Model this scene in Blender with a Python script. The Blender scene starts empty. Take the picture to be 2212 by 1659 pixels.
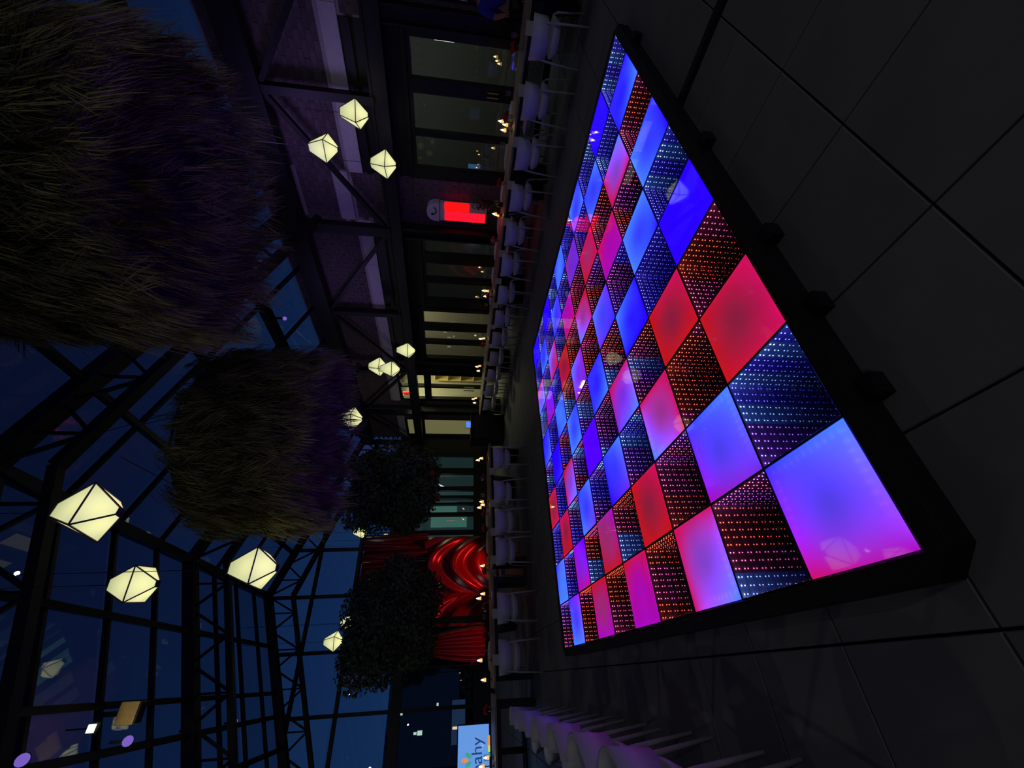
import bpy, bmesh, math, random
from mathutils import Vector, Matrix, noise
random.seed(7)
scene = bpy.context.scene
col = scene.collection
PI = math.pi

# ------------------------------------------------------------------ camera
# world: x to the right along the dance floor, y away, z up; metres; room floor z = 0
CAM = Vector((-0.257, -1.203, 1.585))
RX = Vector((-0.05189366, -0.12536384, -0.99075272))   # picture right in the world (the photo is a sideways shot)
RY = Vector((-0.81555753, 0.57787674, -0.03040374))    # picture down
RZ = Vector((0.57634448, 0.80643808, -0.13222956))     # view direction
RZ.normalize(); RX = (RX - RX.dot(RZ)*RZ).normalized(); RY = RZ.cross(RX).normalized()
cam_data = bpy.data.cameras.new('camera'); cam = bpy.data.objects.new('camera', cam_data); col.objects.link(cam)
cam_data.sensor_fit = 'HORIZONTAL'; cam_data.sensor_width = 36.0; cam_data.lens = 894.0/2212.0*36.0
cam_data.clip_start = 0.05; cam_data.clip_end = 300
m3 = Matrix((RX, -RY, -RZ)).transposed()
cam.matrix_world = Matrix.Translation(CAM) @ m3.to_4x4()
scene.camera = cam

def ray(px, py):
    return RX*((px-1106)/894.0) + RY*((py-829.5)/894.0) + RZ
def onx(px, py, x): d = ray(px, py); return CAM + d*((x-CAM.x)/d.x)
def ony(px, py, y): d = ray(px, py); return CAM + d*((y-CAM.y)/d.y)
def onz(px, py, z): d = ray(px, py); return CAM + d*((z-CAM.z)/d.z)
def at(px, py, dep): return CAM + ray(px, py)*dep

# ------------------------------------------------------------------ world, exposure
scene.view_settings.view_transform = 'Standard'
scene.view_settings.look = 'None'
scene.view_settings.gamma = 1.0
scene.view_settings.exposure = 0.0
scene.view_settings.use_curve_mapping = False
cy = scene.cycles
cy.use_denoising = True
cy.use_adaptive_sampling = True
cy.adaptive_threshold = 0.015
cy.max_bounces = 30; cy.diffuse_bounces = 2; cy.glossy_bounces = 28; cy.transmission_bounces = 6
cy.transparent_max_bounces = 24
cy.caustics_reflective = False; cy.caustics_refractive = False
cy.sample_clamp_indirect = 3.0
cy.use_light_tree = True

def s2l(c):
    return tuple(((v/255.0)/12.92 if v/255.0 <= 0.04045 else ((v/255.0+0.055)/1.055)**2.4) for v in c)

world = bpy.data.worlds.new('night_sky'); scene.world = world; world.use_nodes = True
nt = world.node_tree; N = nt.nodes; L = nt.links
for n in list(N): N.remove(n)
out = N.new('ShaderNodeOutputWorld'); bg = N.new('ShaderNodeBackground')
geo = N.new('ShaderNodeTexCoord'); sep = N.new('ShaderNodeSeparateXYZ'); ramp = N.new('ShaderNodeValToRGB')
L.new(geo.outputs['Generated'], sep.inputs[0]); L.new(sep.outputs['Z'], ramp.inputs[0])
cr = ramp.color_ramp
cr.elements[0].position = 0.0; cr.elements[0].color = s2l((23, 50, 90)) + (1,)
cr.elements[1].position = 0.85; cr.elements[1].color = s2l((7, 10, 29)) + (1,)
e = cr.elements.new(0.3); e.color = s2l((16, 37, 74)) + (1,)
e = cr.elements.new(0.55); e.color = s2l((11, 22, 52)) + (1,)
nz = N.new('ShaderNodeTexNoise'); nz.inputs['Scale'].default_value = 2.6; nz.inputs['Detail'].default_value = 6
L.new(geo.outputs['Generated'], nz.inputs['Vector'])
cl = N.new('ShaderNodeMapRange'); cl.inputs['From Min'].default_value = 0.58; cl.inputs['From Max'].default_value = 0.78
L.new(nz.outputs['Fac'], cl.inputs['Value'])
mx = N.new('ShaderNodeMixRGB'); mx.inputs['Color2'].default_value = s2l((58, 34, 62)) + (1,)
L.new(cl.outputs[0], mx.inputs['Fac']); L.new(ramp.outputs['Color'], mx.inputs['Color1'])
L.new(mx.outputs[0], bg.inputs['Color']); bg.inputs['Strength'].default_value = 1.0
L.new(bg.outputs[0], out.inputs['Surface'])

# ------------------------------------------------------------------ materials
MATS = {}
def new_mat(name):
    m = bpy.data.materials.new(name); m.use_nodes = True; MATS[name] = m
    return m, m.node_tree.nodes, m.node_tree.links, m.node_tree.nodes['Principled BSDF']
def pbr(name, rgb, rough=0.6, metal=0.0, var=0.0, scale=8.0, bump=0.0, spec=None, coat=0.0):
    m, n, l, b = new_mat(name)
    c = s2l(rgb)
    b.inputs['Base Color'].default_value = c + (1,)
    b.inputs['Roughness'].default_value = rough; b.inputs['Metallic'].default_value = metal
    if spec is not None: b.inputs['Specular IOR Level'].default_value = spec
    if coat: b.inputs['Coat Weight'].default_value = coat; b.inputs['Coat Roughness'].default_value = 0.05
    if var or bump:
        tc = n.new('ShaderNodeTexCoord'); t = n.new('ShaderNodeTexNoise'); t.inputs['Scale'].default_value = scale; t.inputs['Detail'].default_value = 4
        l.new(tc.outputs['Object'], t.inputs['Vector'])
        if var:
            r = n.new('ShaderNodeMapRange'); r.inputs['From Min'].default_value = .3; r.inputs['From Max'].default_value = .7
            r.inputs['To Min'].default_value = 1-var; r.inputs['To Max'].default_value = 1+var
            l.new(t.outputs['Fac'], r.inputs['Value'])
            oi = n.new('ShaderNodeObjectInfo'); r2 = n.new('ShaderNodeMapRange'); r2.inputs['To Min'].default_value = 1-var*.7; r2.inputs['To Max'].default_value = 1+var*.7
            l.new(oi.outputs['Random'], r2.inputs['Value'])
            mm = n.new('ShaderNodeMath'); mm.operation = 'MULTIPLY'; l.new(r.outputs[0], mm.inputs[0]); l.new(r2.outputs[0], mm.inputs[1])
            vm = n.new('ShaderNodeVectorMath'); vm.operation = 'SCALE'; vm.inputs[0].default_value = c
            l.new(mm.outputs[0], vm.inputs['Scale']); l.new(vm.outputs[0], b.inputs['Base Color'])
        if bump:
            bp = n.new('ShaderNodeBump'); bp.inputs['Strength'].default_value = bump; bp.inputs['Distance'].default_value = .01
            l.new(t.outputs['Fac'], bp.inputs['Height']); l.new(bp.outputs[0], b.inputs['Normal'])
    return m
def emit(name, rgb, strength=1.0, base=(20, 20, 20), rough=.3, lin=False):
    m, n, l, b = new_mat(name)
    b.inputs['Base Color'].default_value = s2l(base) + (1,); b.inputs['Roughness'].default_value = rough
    b.inputs['Emission Color'].default_value = (tuple(rgb) if lin else s2l(rgb)) + (1,)
    b.inputs['Emission Strength'].default_value = strength
    return m
def glass(name, tint=(1, 1, 1), refl=.08, rough=0.0, tr=1.0):
    m = bpy.data.materials.new(name); m.use_nodes = True; MATS[name] = m
    n, l = m.node_tree.nodes, m.node_tree.links
    for x in list(n): n.remove(x)
    o = n.new('ShaderNodeOutputMaterial'); mix = n.new('ShaderNodeMixShader')
    t = n.new('ShaderNodeBsdfTransparent'); t.inputs[0].default_value = tuple(tr*v for v in tint) + (1,)
    g = n.new('ShaderNodeBsdfGlossy'); g.inputs['Roughness'].default_value = rough
    lw = n.new('ShaderNodeLayerWeight'); lw.inputs['Blend'].default_value = .35
    mr = n.new('ShaderNodeMapRange'); mr.inputs['To Min'].default_value = refl; mr.inputs['To Max'].default_value = .75
    l.new(lw.outputs['Facing'], mr.inputs['Value']); mr.inputs['From Min'].default_value = .45
    l.new(mr.outputs[0], mix.inputs[0]); l.new(t.outputs[0], mix.inputs[1]); l.new(g.outputs[0], mix.inputs[2]); l.new(mix.outputs[0], o.inputs[0])
    return m

M_slab = pbr('slab', (22, 22, 23), .9)
M_tile = pbr('stone_tile', (118, 117, 113), .62, var=.10, scale=3.0, bump=.15)
M_brick = pbr('brick', (98, 82, 84), .85, var=.25, scale=12, bump=.5)
M_mortar = pbr('mortar', (170, 164, 158), .95)
M_stone = pbr('lintel_stone', (200, 194, 186), .8, var=.06, scale=14)
M_steel = pbr('black_steel', (20, 19, 18), .55, metal=.1, var=.15, scale=5)
M_frame = pbr('dark_frame', (16, 16, 18), .4, metal=.2)
M_dfframe = pbr('black_edge', (9, 9, 12), .6, bump=.3, scale=40)
M_white = pbr('white_shell', (210, 208, 206), .45, var=.03)
M_leg = pbr('white_leg', (190, 186, 180), .5)
M_wood = pbr('table_wood', (158, 142, 120), .5, var=.2, scale=10, bump=.1)
M_black = pbr('black_paint', (10, 10, 12), .55)
M_linen = pbr('linen', (215, 210, 200), .9)
M_rose = pbr('red_rose', (190, 20, 26), .7, var=.2, scale=30)
M_green = pbr('leaf_green', (72, 88, 50), .7, var=.3, scale=6)
M_bark = pbr('bark', (62, 48, 36), .9, var=.2, scale=14, bump=.6)
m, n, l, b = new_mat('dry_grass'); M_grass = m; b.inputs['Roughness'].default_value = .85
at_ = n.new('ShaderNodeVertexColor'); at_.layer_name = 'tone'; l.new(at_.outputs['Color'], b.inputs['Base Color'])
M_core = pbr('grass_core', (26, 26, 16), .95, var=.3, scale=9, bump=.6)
M_curtain = pbr('red_satin', (112, 3, 6), .24, spec=.9)
M_inwall = pbr('interior_wall', (150, 146, 130), .9)
M_cream = pbr('cream_wall', (206, 192, 140), .9)
M_tan = pbr('tan_metal', (196, 170, 106), .45, metal=.2, var=.1)
M_roof = glass('roof_glass', (.96, .98, 1), .09)
M_win = glass('window_glass', (.85, .88, .86), .15)
M_far = glass('far_glass', (.95, .97, 1), .05)
M_clear = glass('clear_glass', (.96, .96, .96), .12)
M_flame = emit('flame', (1.0, .62, .26), 14.0, lin=True)
m, n, l, b = new_mat('lantern_shade'); M_lant = m
tc = n.new('ShaderNodeTexCoord'); ln_ = n.new('ShaderNodeVectorMath'); ln_.operation = 'LENGTH'; l.new(tc.outputs['Object'], ln_.inputs[0])
rp = n.new('ShaderNodeValToRGB'); l.new(ln_.outputs['Value'], rp.inputs[0])
rp.color_ramp.elements[0].position = .13; rp.color_ramp.elements[0].color = s2l((255, 252, 176)) + (1,)
rp.color_ramp.elements[1].position = .30; rp.color_ramp.elements[1].color = s2l((176, 186, 132)) + (1,)
e = rp.color_ramp.elements.new(.20); e.color = s2l((216, 218, 160)) + (1,)
l.new(rp.outputs['Color'], b.inputs['Emission Color']); b.inputs['Emission Strength'].default_value = 1.0; b.inputs['Base Color'].default_value = (.3, .3, .25, 1)
M_purple = emit('purple_lamp', (118, 92, 190), 1.0)
M_red_led = emit('red_led', (255, 8, 8), 2.4)
M_red_led2 = emit('pinkish_red_led', (250, 14, 36), 1.6)
M_skin = pbr('skin', (160, 110, 96), .6)
M_bluecloth = pbr('blue_cloth', (40, 34, 150), .9)
M_redcloth = pbr('red_cloth', (130, 20, 36), .9)
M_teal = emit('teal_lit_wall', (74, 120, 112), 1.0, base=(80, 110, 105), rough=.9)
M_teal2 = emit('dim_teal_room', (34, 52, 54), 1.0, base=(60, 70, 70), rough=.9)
M_tube = emit('tube_lamp', (235, 255, 240), 1.3)
M_warm = emit('warm_bulb', (255, 240, 190), 3.0)
M_yel = emit('yellow_lit_panel', (98, 96, 62), 1.0, base=(120, 116, 80), rough=.9)

# ------------------------------------------------------------------ mesh helpers
class MB:
    def __init__(s): s.v = []; s.f = []
    def add(s, vs, fs):
        k = len(s.v); s.v += [tuple(v) for v in vs]; s.f += [tuple(i+k for i in f) for f in fs]; return s
    def box(s, a, b):
        (x0, y0, z0), (x1, y1, z1) = a, b
        return s.add([(x0,y0,z0),(x1,y0,z0),(x1,y1,z0),(x0,y1,z0),(x0,y0,z1),(x1,y0,z1),(x1,y1,z1),(x0,y1,z1)],
                     [(0,3,2,1),(4,5,6,7),(0,1,5,4),(1,2,6,5),(2,3,7,6),(3,0,4,7)])
    def cbox(s, c, d): return s.box([c[i]-d[i]/2 for i in range(3)], [c[i]+d[i]/2 for i in range(3)])
    def bar(s, p, q, w, h=None, up=(0, 0, 1)):
        p, q = Vector(p), Vector(q); h = w if h is None else h
        d = (q-p).normalized(); u = Vector(up)
        if abs(d.dot(u)) > .98: u = Vector((1, 0, 0))
        a = d.cross(u).normalized()*w/2; b = a.cross(d).normalized()*h/2
        vs = [o+i*a+j*b for o in (p, q) for i, j in ((-1,-1),(1,-1),(1,1),(-1,1))]
        return s.add(vs, [(0,1,2,3),(7,6,5,4),(0,4,5,1),(1,5,6,2),(2,6,7,3),(3,7,4,0)])
    def tube(s, pts, rads, n=8, caps=True):
        k = len(s.v); pts = [Vector(p) for p in pts]
        if not isinstance(rads, (list, tuple)): rads = [rads]*len(pts)
        for i, p in enumerate(pts):
            d = (pts[min(i+1, len(pts)-1)]-pts[max(i-1, 0)]).normalized()
            u = Vector((0, 0, 1)) if abs(d.z) < .95 else Vector((1, 0, 0))
            a = d.cross(u).normalized(); b = a.cross(d)
            for j in range(n):
                t = 2*PI*j/n; s.v.append(tuple(p + (a*math.cos(t)+b*math.sin(t))*rads[i]))
        for i in range(len(pts)-1):
            for j in range(n):
                s.f.append((k+i*n+j, k+i*n+(j+1) % n, k+(i+1)*n+(j+1) % n, k+(i+1)*n+j))
        if caps:
            s.f.append(tuple(k+j for j in range(n))[::-1]); e = k+(len(pts)-1)*n; s.f.append(tuple(e+j for j in range(n)))
        return s
    def lathe(s, prof, c=(0, 0, 0), n=12):
        k = len(s.v)
        for r, z in prof:
            for j in range(n):
                t = 2*PI*j/n; s.v.append((c[0]+r*math.cos(t), c[1]+r*math.sin(t), c[2]+z))
        for i in range(len(prof)-1):
            for j in range(n):
                s.f.append((k+i*n+j, k+i*n+(j+1) % n, k+(i+1)*n+(j+1) % n, k+(i+1)*n+j))
        return s
    def ball(s, c, r, n=8, sq=1.0):
        m = max(4, n//2)
        prof = [(max(1e-4, r*math.sin(PI*i/m)), -r*sq*math.cos(PI*i/m)) for i in range(m+1)]
        return s.lathe(prof, c, n)
    def mesh(s, name, mat=None, smooth=False):
        me = bpy.data.meshes.new(name); me.from_pydata(s.v, [], s.f); me.update()
        if mat: me.materials.append(mat)
        if smooth: me.polygons.foreach_set('use_smooth', [True]*len(me.polygons))
        return me
    def build(s, name, mat=None, parent=None, loc=None, smooth=False, bevel=0):
        return link(name, s.mesh(name, mat, smooth), parent, loc, bevel)
def link(name, me, parent=None, loc=None, bevel=0):
    o = bpy.data.objects.new(name, me); col.objects.link(o)
    if parent: o.parent = parent
    if loc is not None: o.location = loc
    if bevel:
        b = o.modifiers.new('bevel', 'BEVEL'); b.width = bevel; b.segments = 2; b.limit_method = 'ANGLE'
    return o
def empty(name, loc=(0, 0, 0), rz=0.0):
    o = bpy.data.objects.new(name, None); col.objects.link(o); o.location = loc; o.rotation_euler = (0, 0, rz); o.empty_display_size = .1
    return o
def tag(o, label=None, cat=None, group=None, kind=None):
    if label: o['label'] = label
    if cat: o['category'] = cat
    if group: o['group'] = group
    if kind: o['kind'] = kind
    return o
def kids(o): return [c for c in bpy.data.objects if c.parent is o]
def tree_of(o):
    ch = {}
    return o
def copy_tree(o, parts, loc, rz):
    """copy of thing o; parts = [(part, [subparts])]"""
    c = o.copy(); col.objects.link(c); c.location = loc; c.rotation_euler = (0, 0, rz)
    for p, subs in parts:
        d = p.copy(); col.objects.link(d); d.parent = c
        for q in subs:
            e_ = q.copy(); col.objects.link(e_); e_.parent = d
    return c
ORD = ['first','second','third','fourth','fifth','sixth','seventh','eighth','ninth','tenth','eleventh','twelfth','thirteenth','fourteenth','fifteenth']

# ================================================================== SETTING
# ---- floor of 0.6 m tiles
floor = MB().box((-9, -6, -.12), (14.5, 16.6, -.022)).build('floor', M_slab); tag(floor, 'large square grey stone floor tiles', kind='structure')
tm = MB()
g = .005
tm.add([(g,g,-.02),(.6-g,g,-.02),(.6-g,.6-g,-.02),(g,.6-g,-.02),(g,g,-.003),(.6-g,g,-.003),(.6-g,.6-g,-.003),(g,.6-g,-.003),
        (g+.003,g+.003,0),(.597-g,g+.003,0),(.597-g,.597-g,0),(g+.003,.597-g,0)],
       [(0,1,5,4),(1,2,6,5),(2,3,7,6),(3,0,4,7),(4,5,9,8),(5,6,10,9),(6,7,11,10),(7,4,8,11),(8,9,10,11)])
tile_me = tm.mesh('tile', M_tile)
cells = []
for a in range(-14, 16):
    for b in range(-8, 27):
        x, y = -.22 + .6*a, .6*b
        c = Vector((x+.3, y+.3, 0)); d = c-CAM; z = d.dot(RZ)
        vis = z > .15 and abs(d.dot(RX)/z) < 1.35 and abs(d.dot(RY)/z) < 1.05
        under = -.05 < x and x+.6 < 5.05 and 0 <= y and y+.6 < 5.05
        cells.append((0 if (vis and not under) else 1, (c-CAM).length, x, y))
cells.sort()
rest = MB()
for k, (h, dd, x, y) in enumerate(cells):
    if k < 300 and h == 0:
        link('tile', tile_me, floor, (x, y, random.uniform(-.0008, .0008)))
    elif dd < 22:
        rest.add([(v[0]+x, v[1]+y, v[2]) for v in tm.v], tm.f)
o = rest.build('tile_field', M_tile, floor); tag(o, kind='stuff')
ground = MB().box((-60, -40, -.4), (60, 90, -.14)).build('ground', M_slab); tag(ground, kind='structure')

# ---- brick wall on the right, plane x = 9.2
WX = 9.2
OPEN = [(-3.2, .85, 3.83), (1.25, 4.0, 3.83), (5.38, 8.1, 3.83), (8.1, 10.8, 3.83), (11.45, 13.4, 3.83), (14.85, 16.4, 3.8)]   # y0,y1,top
STONES = [(-3.3, 4.0, 3.83, 4.13), (5.2, 13.4, 3.83, 4.13), (4.0, 5.2, 4.18, 4.5), (4.0, 5.2, 5.37, 5.55), (14.6, 16.5, 3.8, 4.1)]
wall = empty('wall_right', (WX, 0, 0)); tag(wall, kind='structure')
wb = MB()
ys = sorted(set([-4.0, 16.6] + [v for o_ in OPEN for v in o_[:2]]))
for a, b in zip(ys, ys[1:]):
    mid = (a+b)/2; op = [o_ for o_ in OPEN if o_[0] <= mid <= o_[1]]
    z0 = op[0][2] if op else 0
    wb.box((.012, a, z0), (.3, b, 6.2))
wb.build('mortar_bed', M_mortar, wall)
BH, BL = .108, .29
bm_ = MB().box((-.006, .005, .005), (.03, BL-.005, BH-.005)); brick_me = bm_.mesh('brick', M_brick)
half_me = MB().box((-.006, .005, .005), (.03, BL/2-.005, BH-.005)).mesh('brick', M_brick)
bl = []
nrow = int(6.2/BH)
for r in range(nrow):
    z = r*BH; y = -4.0 - (BL/2 if r % 2 else 0)
    while y < 16.5:
        a, b = y, y+BL; y += BL
        zc = z+BH/2
        drop = False
        blockers = [(o0, o1) for (o0, o1, ot) in OPEN if zc < ot+.02] + [(o0, o1) for (o0, o1, s0, s1) in STONES if s0-.03 < zc < s1+.03]
        for o0, o1 in blockers*2:
            if b > o0+.002 and a < o1-.002:
                if a < o0-.08: b = o0
                elif b > o1+.08: a = o1
                else: drop = True; break
        if drop or b-a < .05: continue
        c = Vector((WX, (a+b)/2, zc)); d = c-CAM; zz = d.dot(RZ)
        vis = zz > .5 and abs(d.dot(RX)/zz) < 1.25 and abs(d.dot(RY)/zz) < .94 and zc > .9
        bl.append((0 if vis else 1, zz, a, b, z))
bl.sort(); rest = MB()
for k, (h, zz, a, b, z) in enumerate(bl):
    pr_ = random.uniform(-.004, .004); L_ = b-a
    if k < 300:
        if abs(L_-BL) < .01: link('brick', brick_me, wall, (pr_, a, z))
        else:
            MB().box((-.006, .005, .005), (.03, L_-.005, BH-.005)).build('brick', M_brick, wall, (pr_, a, z))
    else:
        rest.box((-.006+pr_, a+.005, z+.005), (.03, b-.005, z+BH-.005))
o = rest.build('brickwork', M_brick, wall); tag(o, kind='stuff')
for (a, b, z0, z1) in STONES:
    n = max(1, round((b-a)/1.35)); w = (b-a)/n
    for k in range(n):
        MB().box((-.03, a+k*w+.004, z0), (.1, a+(k+1)*w-.004, z1)).build('lintel_stone', M_stone, wall)

# ---- steel spandrels, frames, glazing in the openings
def window(n, y0, y1, panes, top=2.68, z0=.12, mat=M_win, xg=.07):
    w = empty('window_%d' % n, (WX, 0, 0)); tag(w, kind='structure')
    MB().box((.02, y0, top), (.16, y1, 3.83)).build('spandrel', M_steel, w)
    for z, h, dpt in ((top+.02, .07, .05), (top+.30, .22, .03), (top+.62, .05, .07), (top+.95, .10, .05)):
        MB().box((-dpt, y0, z), (.02, y1, z+h)).build('spandrel_rib', M_steel, w)
    MB().box((0, y0, 0), (.14, y1, z0)).build('sill', M_frame, w)
    MB().box((0, y0, top-.06), (.14, y1, top)).build('head', M_frame, w)
    edges = [y0] + [v for p in panes for v in p] + [y1]
    for a, b in zip(edges[::2], edges[1::2]):
        if b-a > .005: MB().box((-.02, a, z0), (.14, b, top-.06)).build('mullion', M_frame, w)
    for a, b in panes:
        MB().box((xg, a, z0), (xg+.012, b, top-.06)).build('pane', mat, w)
    return w
w1 = window(1, 1.25, 4.0, [(1.40, 2.03), (2.28, 2.98), (3.08, 3.75)])
for y in (2.12, 2.2):
    MB().cbox((-.05, y, 1.05), (.03, .02, .22)).build('handle', M_tan, w1)
window(2, 5.38, 8.05, [(5.57, 6.09), (6.38, 6.93), (7.08, 7.74)], top=2.6)
window(3, 8.1, 10.8, [(8.24, 8.86), (9.12, 9.66), (9.80, 10.55)], top=2.75)
window(5, -3.2, .85, [(-3.0, -1.8), (-1.7, -.5), (-.4, .75)])
d1 = empty('door_1', (WX, 0, 0)); tag(d1, kind='structure')
for a, b in (((0, 11.45, 0), (.14, 11.6, 3.83)), ((0, 13.25, 0), (.14, 13.4, 3.83)), ((0, 11.6, 2.58), (.14, 13.25, 2.84)), ((0, 11.6, 3.74), (.14, 13.25, 3.83)), ((0, 12.36, 0), (.14, 12.46, 3.74)), ((0, 11.6, 0), (.14, 13.25, .15))):
    MB().box(a, b).build('door_frame', M_frame, d1)
for a, b in (((.07, 11.6, .15), (.08, 12.36, 2.58)), ((.07, 12.46, .15), (.08, 13.25, 2.58)), ((.07, 11.6, 2.84), (.08, 12.36, 3.74)), ((.07, 12.46, 2.84), (.08, 13.25, 3.74))):
    MB().box(a, b).build('pane', M_win, d1)
for y in (12.3, 12.52): MB().cbox((-.05, y, 1.1), (.03, .025, .4)).build('handle', M_tan, d1)
w4 = empty('window_4', (WX, 0, 0)); tag(w4, kind='structure')
MB().box((.05, 14.85, 0), (.07, 16.4, 3.8)).build('lit_panel', M_yel, w4)
for a, b in (((0, 14.85, 0), (.12, 14.95, 3.8)), ((0, 16.3, 0), (.12, 16.4, 3.8)), ((0, 14.95, 2.95), (.12, 16.3, 3.1)), ((0, 14.95, 3.7), (.12, 16.3, 3.8))):
    MB().box(a, b).build('window_frame', M_frame, w4)

# ---- rooms behind the windows
room = MB()
room.box((14.2, -3.4, -.1), (14.4, 14.6, 4.1)); room.box((9.55, -3.6, -.1), (14.2, -3.4, 4.1)); room.box((9.55, 14.4, -.1), (14.2, 14.6, 4.1))
room.box((9.55, 8.02, -.1), (14.2, 8.08, 4.1)); room.box((9.55, 11.0, -.1), (14.2, 11.1, 4.1))
tag(room.build('wall_room', M_inwall), kind='structure')
tag(MB().box((9.5, -3.4, 4.1), (14.4, 14.6, 4.3)).build('ceiling_room', M_inwall), kind='structure')

def area(name, loc, size, power, color, rot=(0, 0, 0), sy=None, spread=None):
    l = bpy.data.lights.new(name, 'AREA'); l.energy = power; l.color = color; l.size = size
    if sy: l.shape = 'RECTANGLE'; l.size_y = sy
    if spread: l.spread = spread
    o_ = bpy.data.objects.new(name, l); col.objects.link(o_); o_.location = loc; o_.rotation_euler = rot
    return o_
def spot(name, loc, tgt, power, color, ang=60, blend=.5, r=.04):
    l = bpy.data.lights.new(name, 'SPOT'); l.energy = power; l.color = color; l.spot_size = math.radians(ang); l.spot_blend = blend; l.shadow_soft_size = r
    o_ = bpy.data.objects.new(name, l); col.objects.link(o_); o_.location = loc
    o_.rotation_euler = (Vector(tgt)-Vector(loc)).to_track_quat('-Z', 'Y').to_euler(); return o_
area('dining_room_light', (12.2, 3.0, 4.0), 2.0, 21, (.84, .95, 1.0), sy=6)
area('kitchen_room_light', (12.0, 9.5, 4.0), 2.0, 60, (1, .9, .62), sy=2)
area('pantry_light', (10.2, 12.5, 4.0), 1.0, 230, (1, .95, .55), sy=2)

# ---- end wall (far), plane y = 16.5
EY = 16.5
end = empty('wall_back', (0, EY, 0)); tag(end, kind='structure')
MB().box((4.6, 0, 3.2), (9.2, .25, 4.1)).build('fascia', M_steel, end)
MB().box((-5.2, 0, 0), (9.2, .2, .7)).build('plinth', M_steel, end)
MB().box((8.3, 0, .7), (9.2, .2, 3.2)).build('pier', M_steel, end)
for x, w in ((4.75, .16), (5.5, .14), (5.95, .10), (6.25, .12), (6.62, .16), (7.45, .26), (8.25, .1)):
    MB().box((x-w/2, -.05, .7), (x+w/2, .15, 3.2)).build('post', M_frame, end)
for x in (4.15, 2.5, .75, -1.0, -2.7, -4.4, 6.0, 7.6):
    MB().bar((x, 0, .7 if x < 4.4 else 4.1), (x, 0, 8.1-.37*abs(x-2.55)-.1), .11, .14, up=(0, 1, 0)).build('mullion', M_steel, end)
for z, xa, xb in ((5.15, -5.2, 9.0), (6.6, -1.4, 6.4)):
    MB().box((xa, -.06, z-.06), (xb, .06, z+.06)).build('transom', M_steel, end)
MB().box((-5.2, -.08, 3.1), (4.6, .1, 3.42)).build('transom', M_steel, end)
xs = [-5.2, -4.4, -2.7, -1.0, .75, 2.5, 4.15, 9.2]
for a, b in zip(xs, xs[1:]):
    for z0, z1 in ((.7, 3.1), (3.42, 5.1), (5.2, 6.5 if a > -1.2 and a < 4 else 5.3)):
        if a > 4 and z1 < 4: continue
        MB().box((a+.06, .02, max(z0, 4.1) if a > 4 and z0 < 4 else z0), (b-.06, .03, z1)).build('pane', M_far, end)
for a, b, mt in ((5.57, 5.9, 0), (6.0, 6.19, 0), (6.7, 7.32, 1), (7.58, 8.2, 1), (4.83, 5.43, 1)):
    MB().box((a, .08, .7), (b, .09, 3.2)).build('pane', M_win, end)
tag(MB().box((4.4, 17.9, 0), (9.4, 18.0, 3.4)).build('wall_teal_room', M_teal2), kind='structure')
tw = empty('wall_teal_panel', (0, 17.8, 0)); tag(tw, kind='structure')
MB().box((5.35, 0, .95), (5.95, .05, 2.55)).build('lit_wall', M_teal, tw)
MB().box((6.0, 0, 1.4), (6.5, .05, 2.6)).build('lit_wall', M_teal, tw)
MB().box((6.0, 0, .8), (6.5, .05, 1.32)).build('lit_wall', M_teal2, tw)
tl = MB().bar((7.25, 17.5, 2.35), (6.95, 17.5, 1.7), .05).bar((7.25, 17.5, 2.35), (7.25, 17.5, 3.3), .01).build('tube_lamp', M_tube); tag(tl, 'white tube lamp glowing behind the teal lit back windows', 'lamp')

# ---- left aisle wall
lw = empty('wall_left', (-5.2, 0, 0)); tag(lw, kind='structure')
MB().box((-.1, -5, 0), (.1, 16.5, .6)).build('plinth', M_steel, lw)
for y in range(-5, 17, 2): MB().box((-.06, y-.05, .6), (.06, y+.05, 5.2)).build('mullion', M_steel, lw)
MB().box((-.1, -5, 3.0), (.1, 16.5, 3.2)).build('transom', M_steel, lw)
for y in range(-5, 16, 2): MB().box((0, y+.05, .6), (.012, min(y+1.95, 16.45), 5.1)).build('pane', M_far, lw)

# ---- glass roof
roof = empty('ceiling', (0, 0, 0)); tag(roof, kind='structure')
RID = (2.55, 8.1); RE = (8.95, 5.7); AE = (-5.2, 5.27)
rn = (-3.45, -.6, 2.25, 5.1, 7.95, 10.8, 13.65, 16.5)
def slab(p, q, y0, y1, name, mat, off=.0):
    (x0, z0), (x1, z1) = p, q
    vs = [(x0, y0, z0+off), (x1, y0, z1+off), (x1, y1, z1+off), (x0, y1, z0+off), (x0, y0, z0+off+.01), (x1, y0, z1+off+.01), (x1, y1, z1+off+.01), (x0, y1, z0+off+.01)]
    return MB().add(vs, [(0,3,2,1),(4,5,6,7),(0,1,5,4),(1,2,6,5),(2,3,7,6),(3,0,4,7)]).build(name, mat, roof)
def lerp(p, q, t): return (p[0]+(q[0]-p[0])*t, p[1]+(q[1]-p[1])*t)
def rz(x): return RID[1]-(.375*(x-RID[0]) if x > RID[0] else .365*(RID[0]-x))
PX = (8.95, 7.45, 5.6, 4.0, 2.55, .98, -.3, -1.7, -3.4, -5.2)
for y0, y1 in zip(rn, rn[1:]):
    for xa, xb in zip(PX, PX[1:]):
        slab((xa-.03, rz(xa)), (xb+.03, rz(xb)), y0+.04, y1-.04, 'roof_pane', M_roof, .12)
for x in PX + (7.3, -.9):
    w = .17 if x in (RID[0], 8.95) else .10
    MB().bar((x, -3.5, rz(x)), (x, 16.5, rz(x)), w, w*1.35).build('purlin', M_steel, roof)
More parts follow.
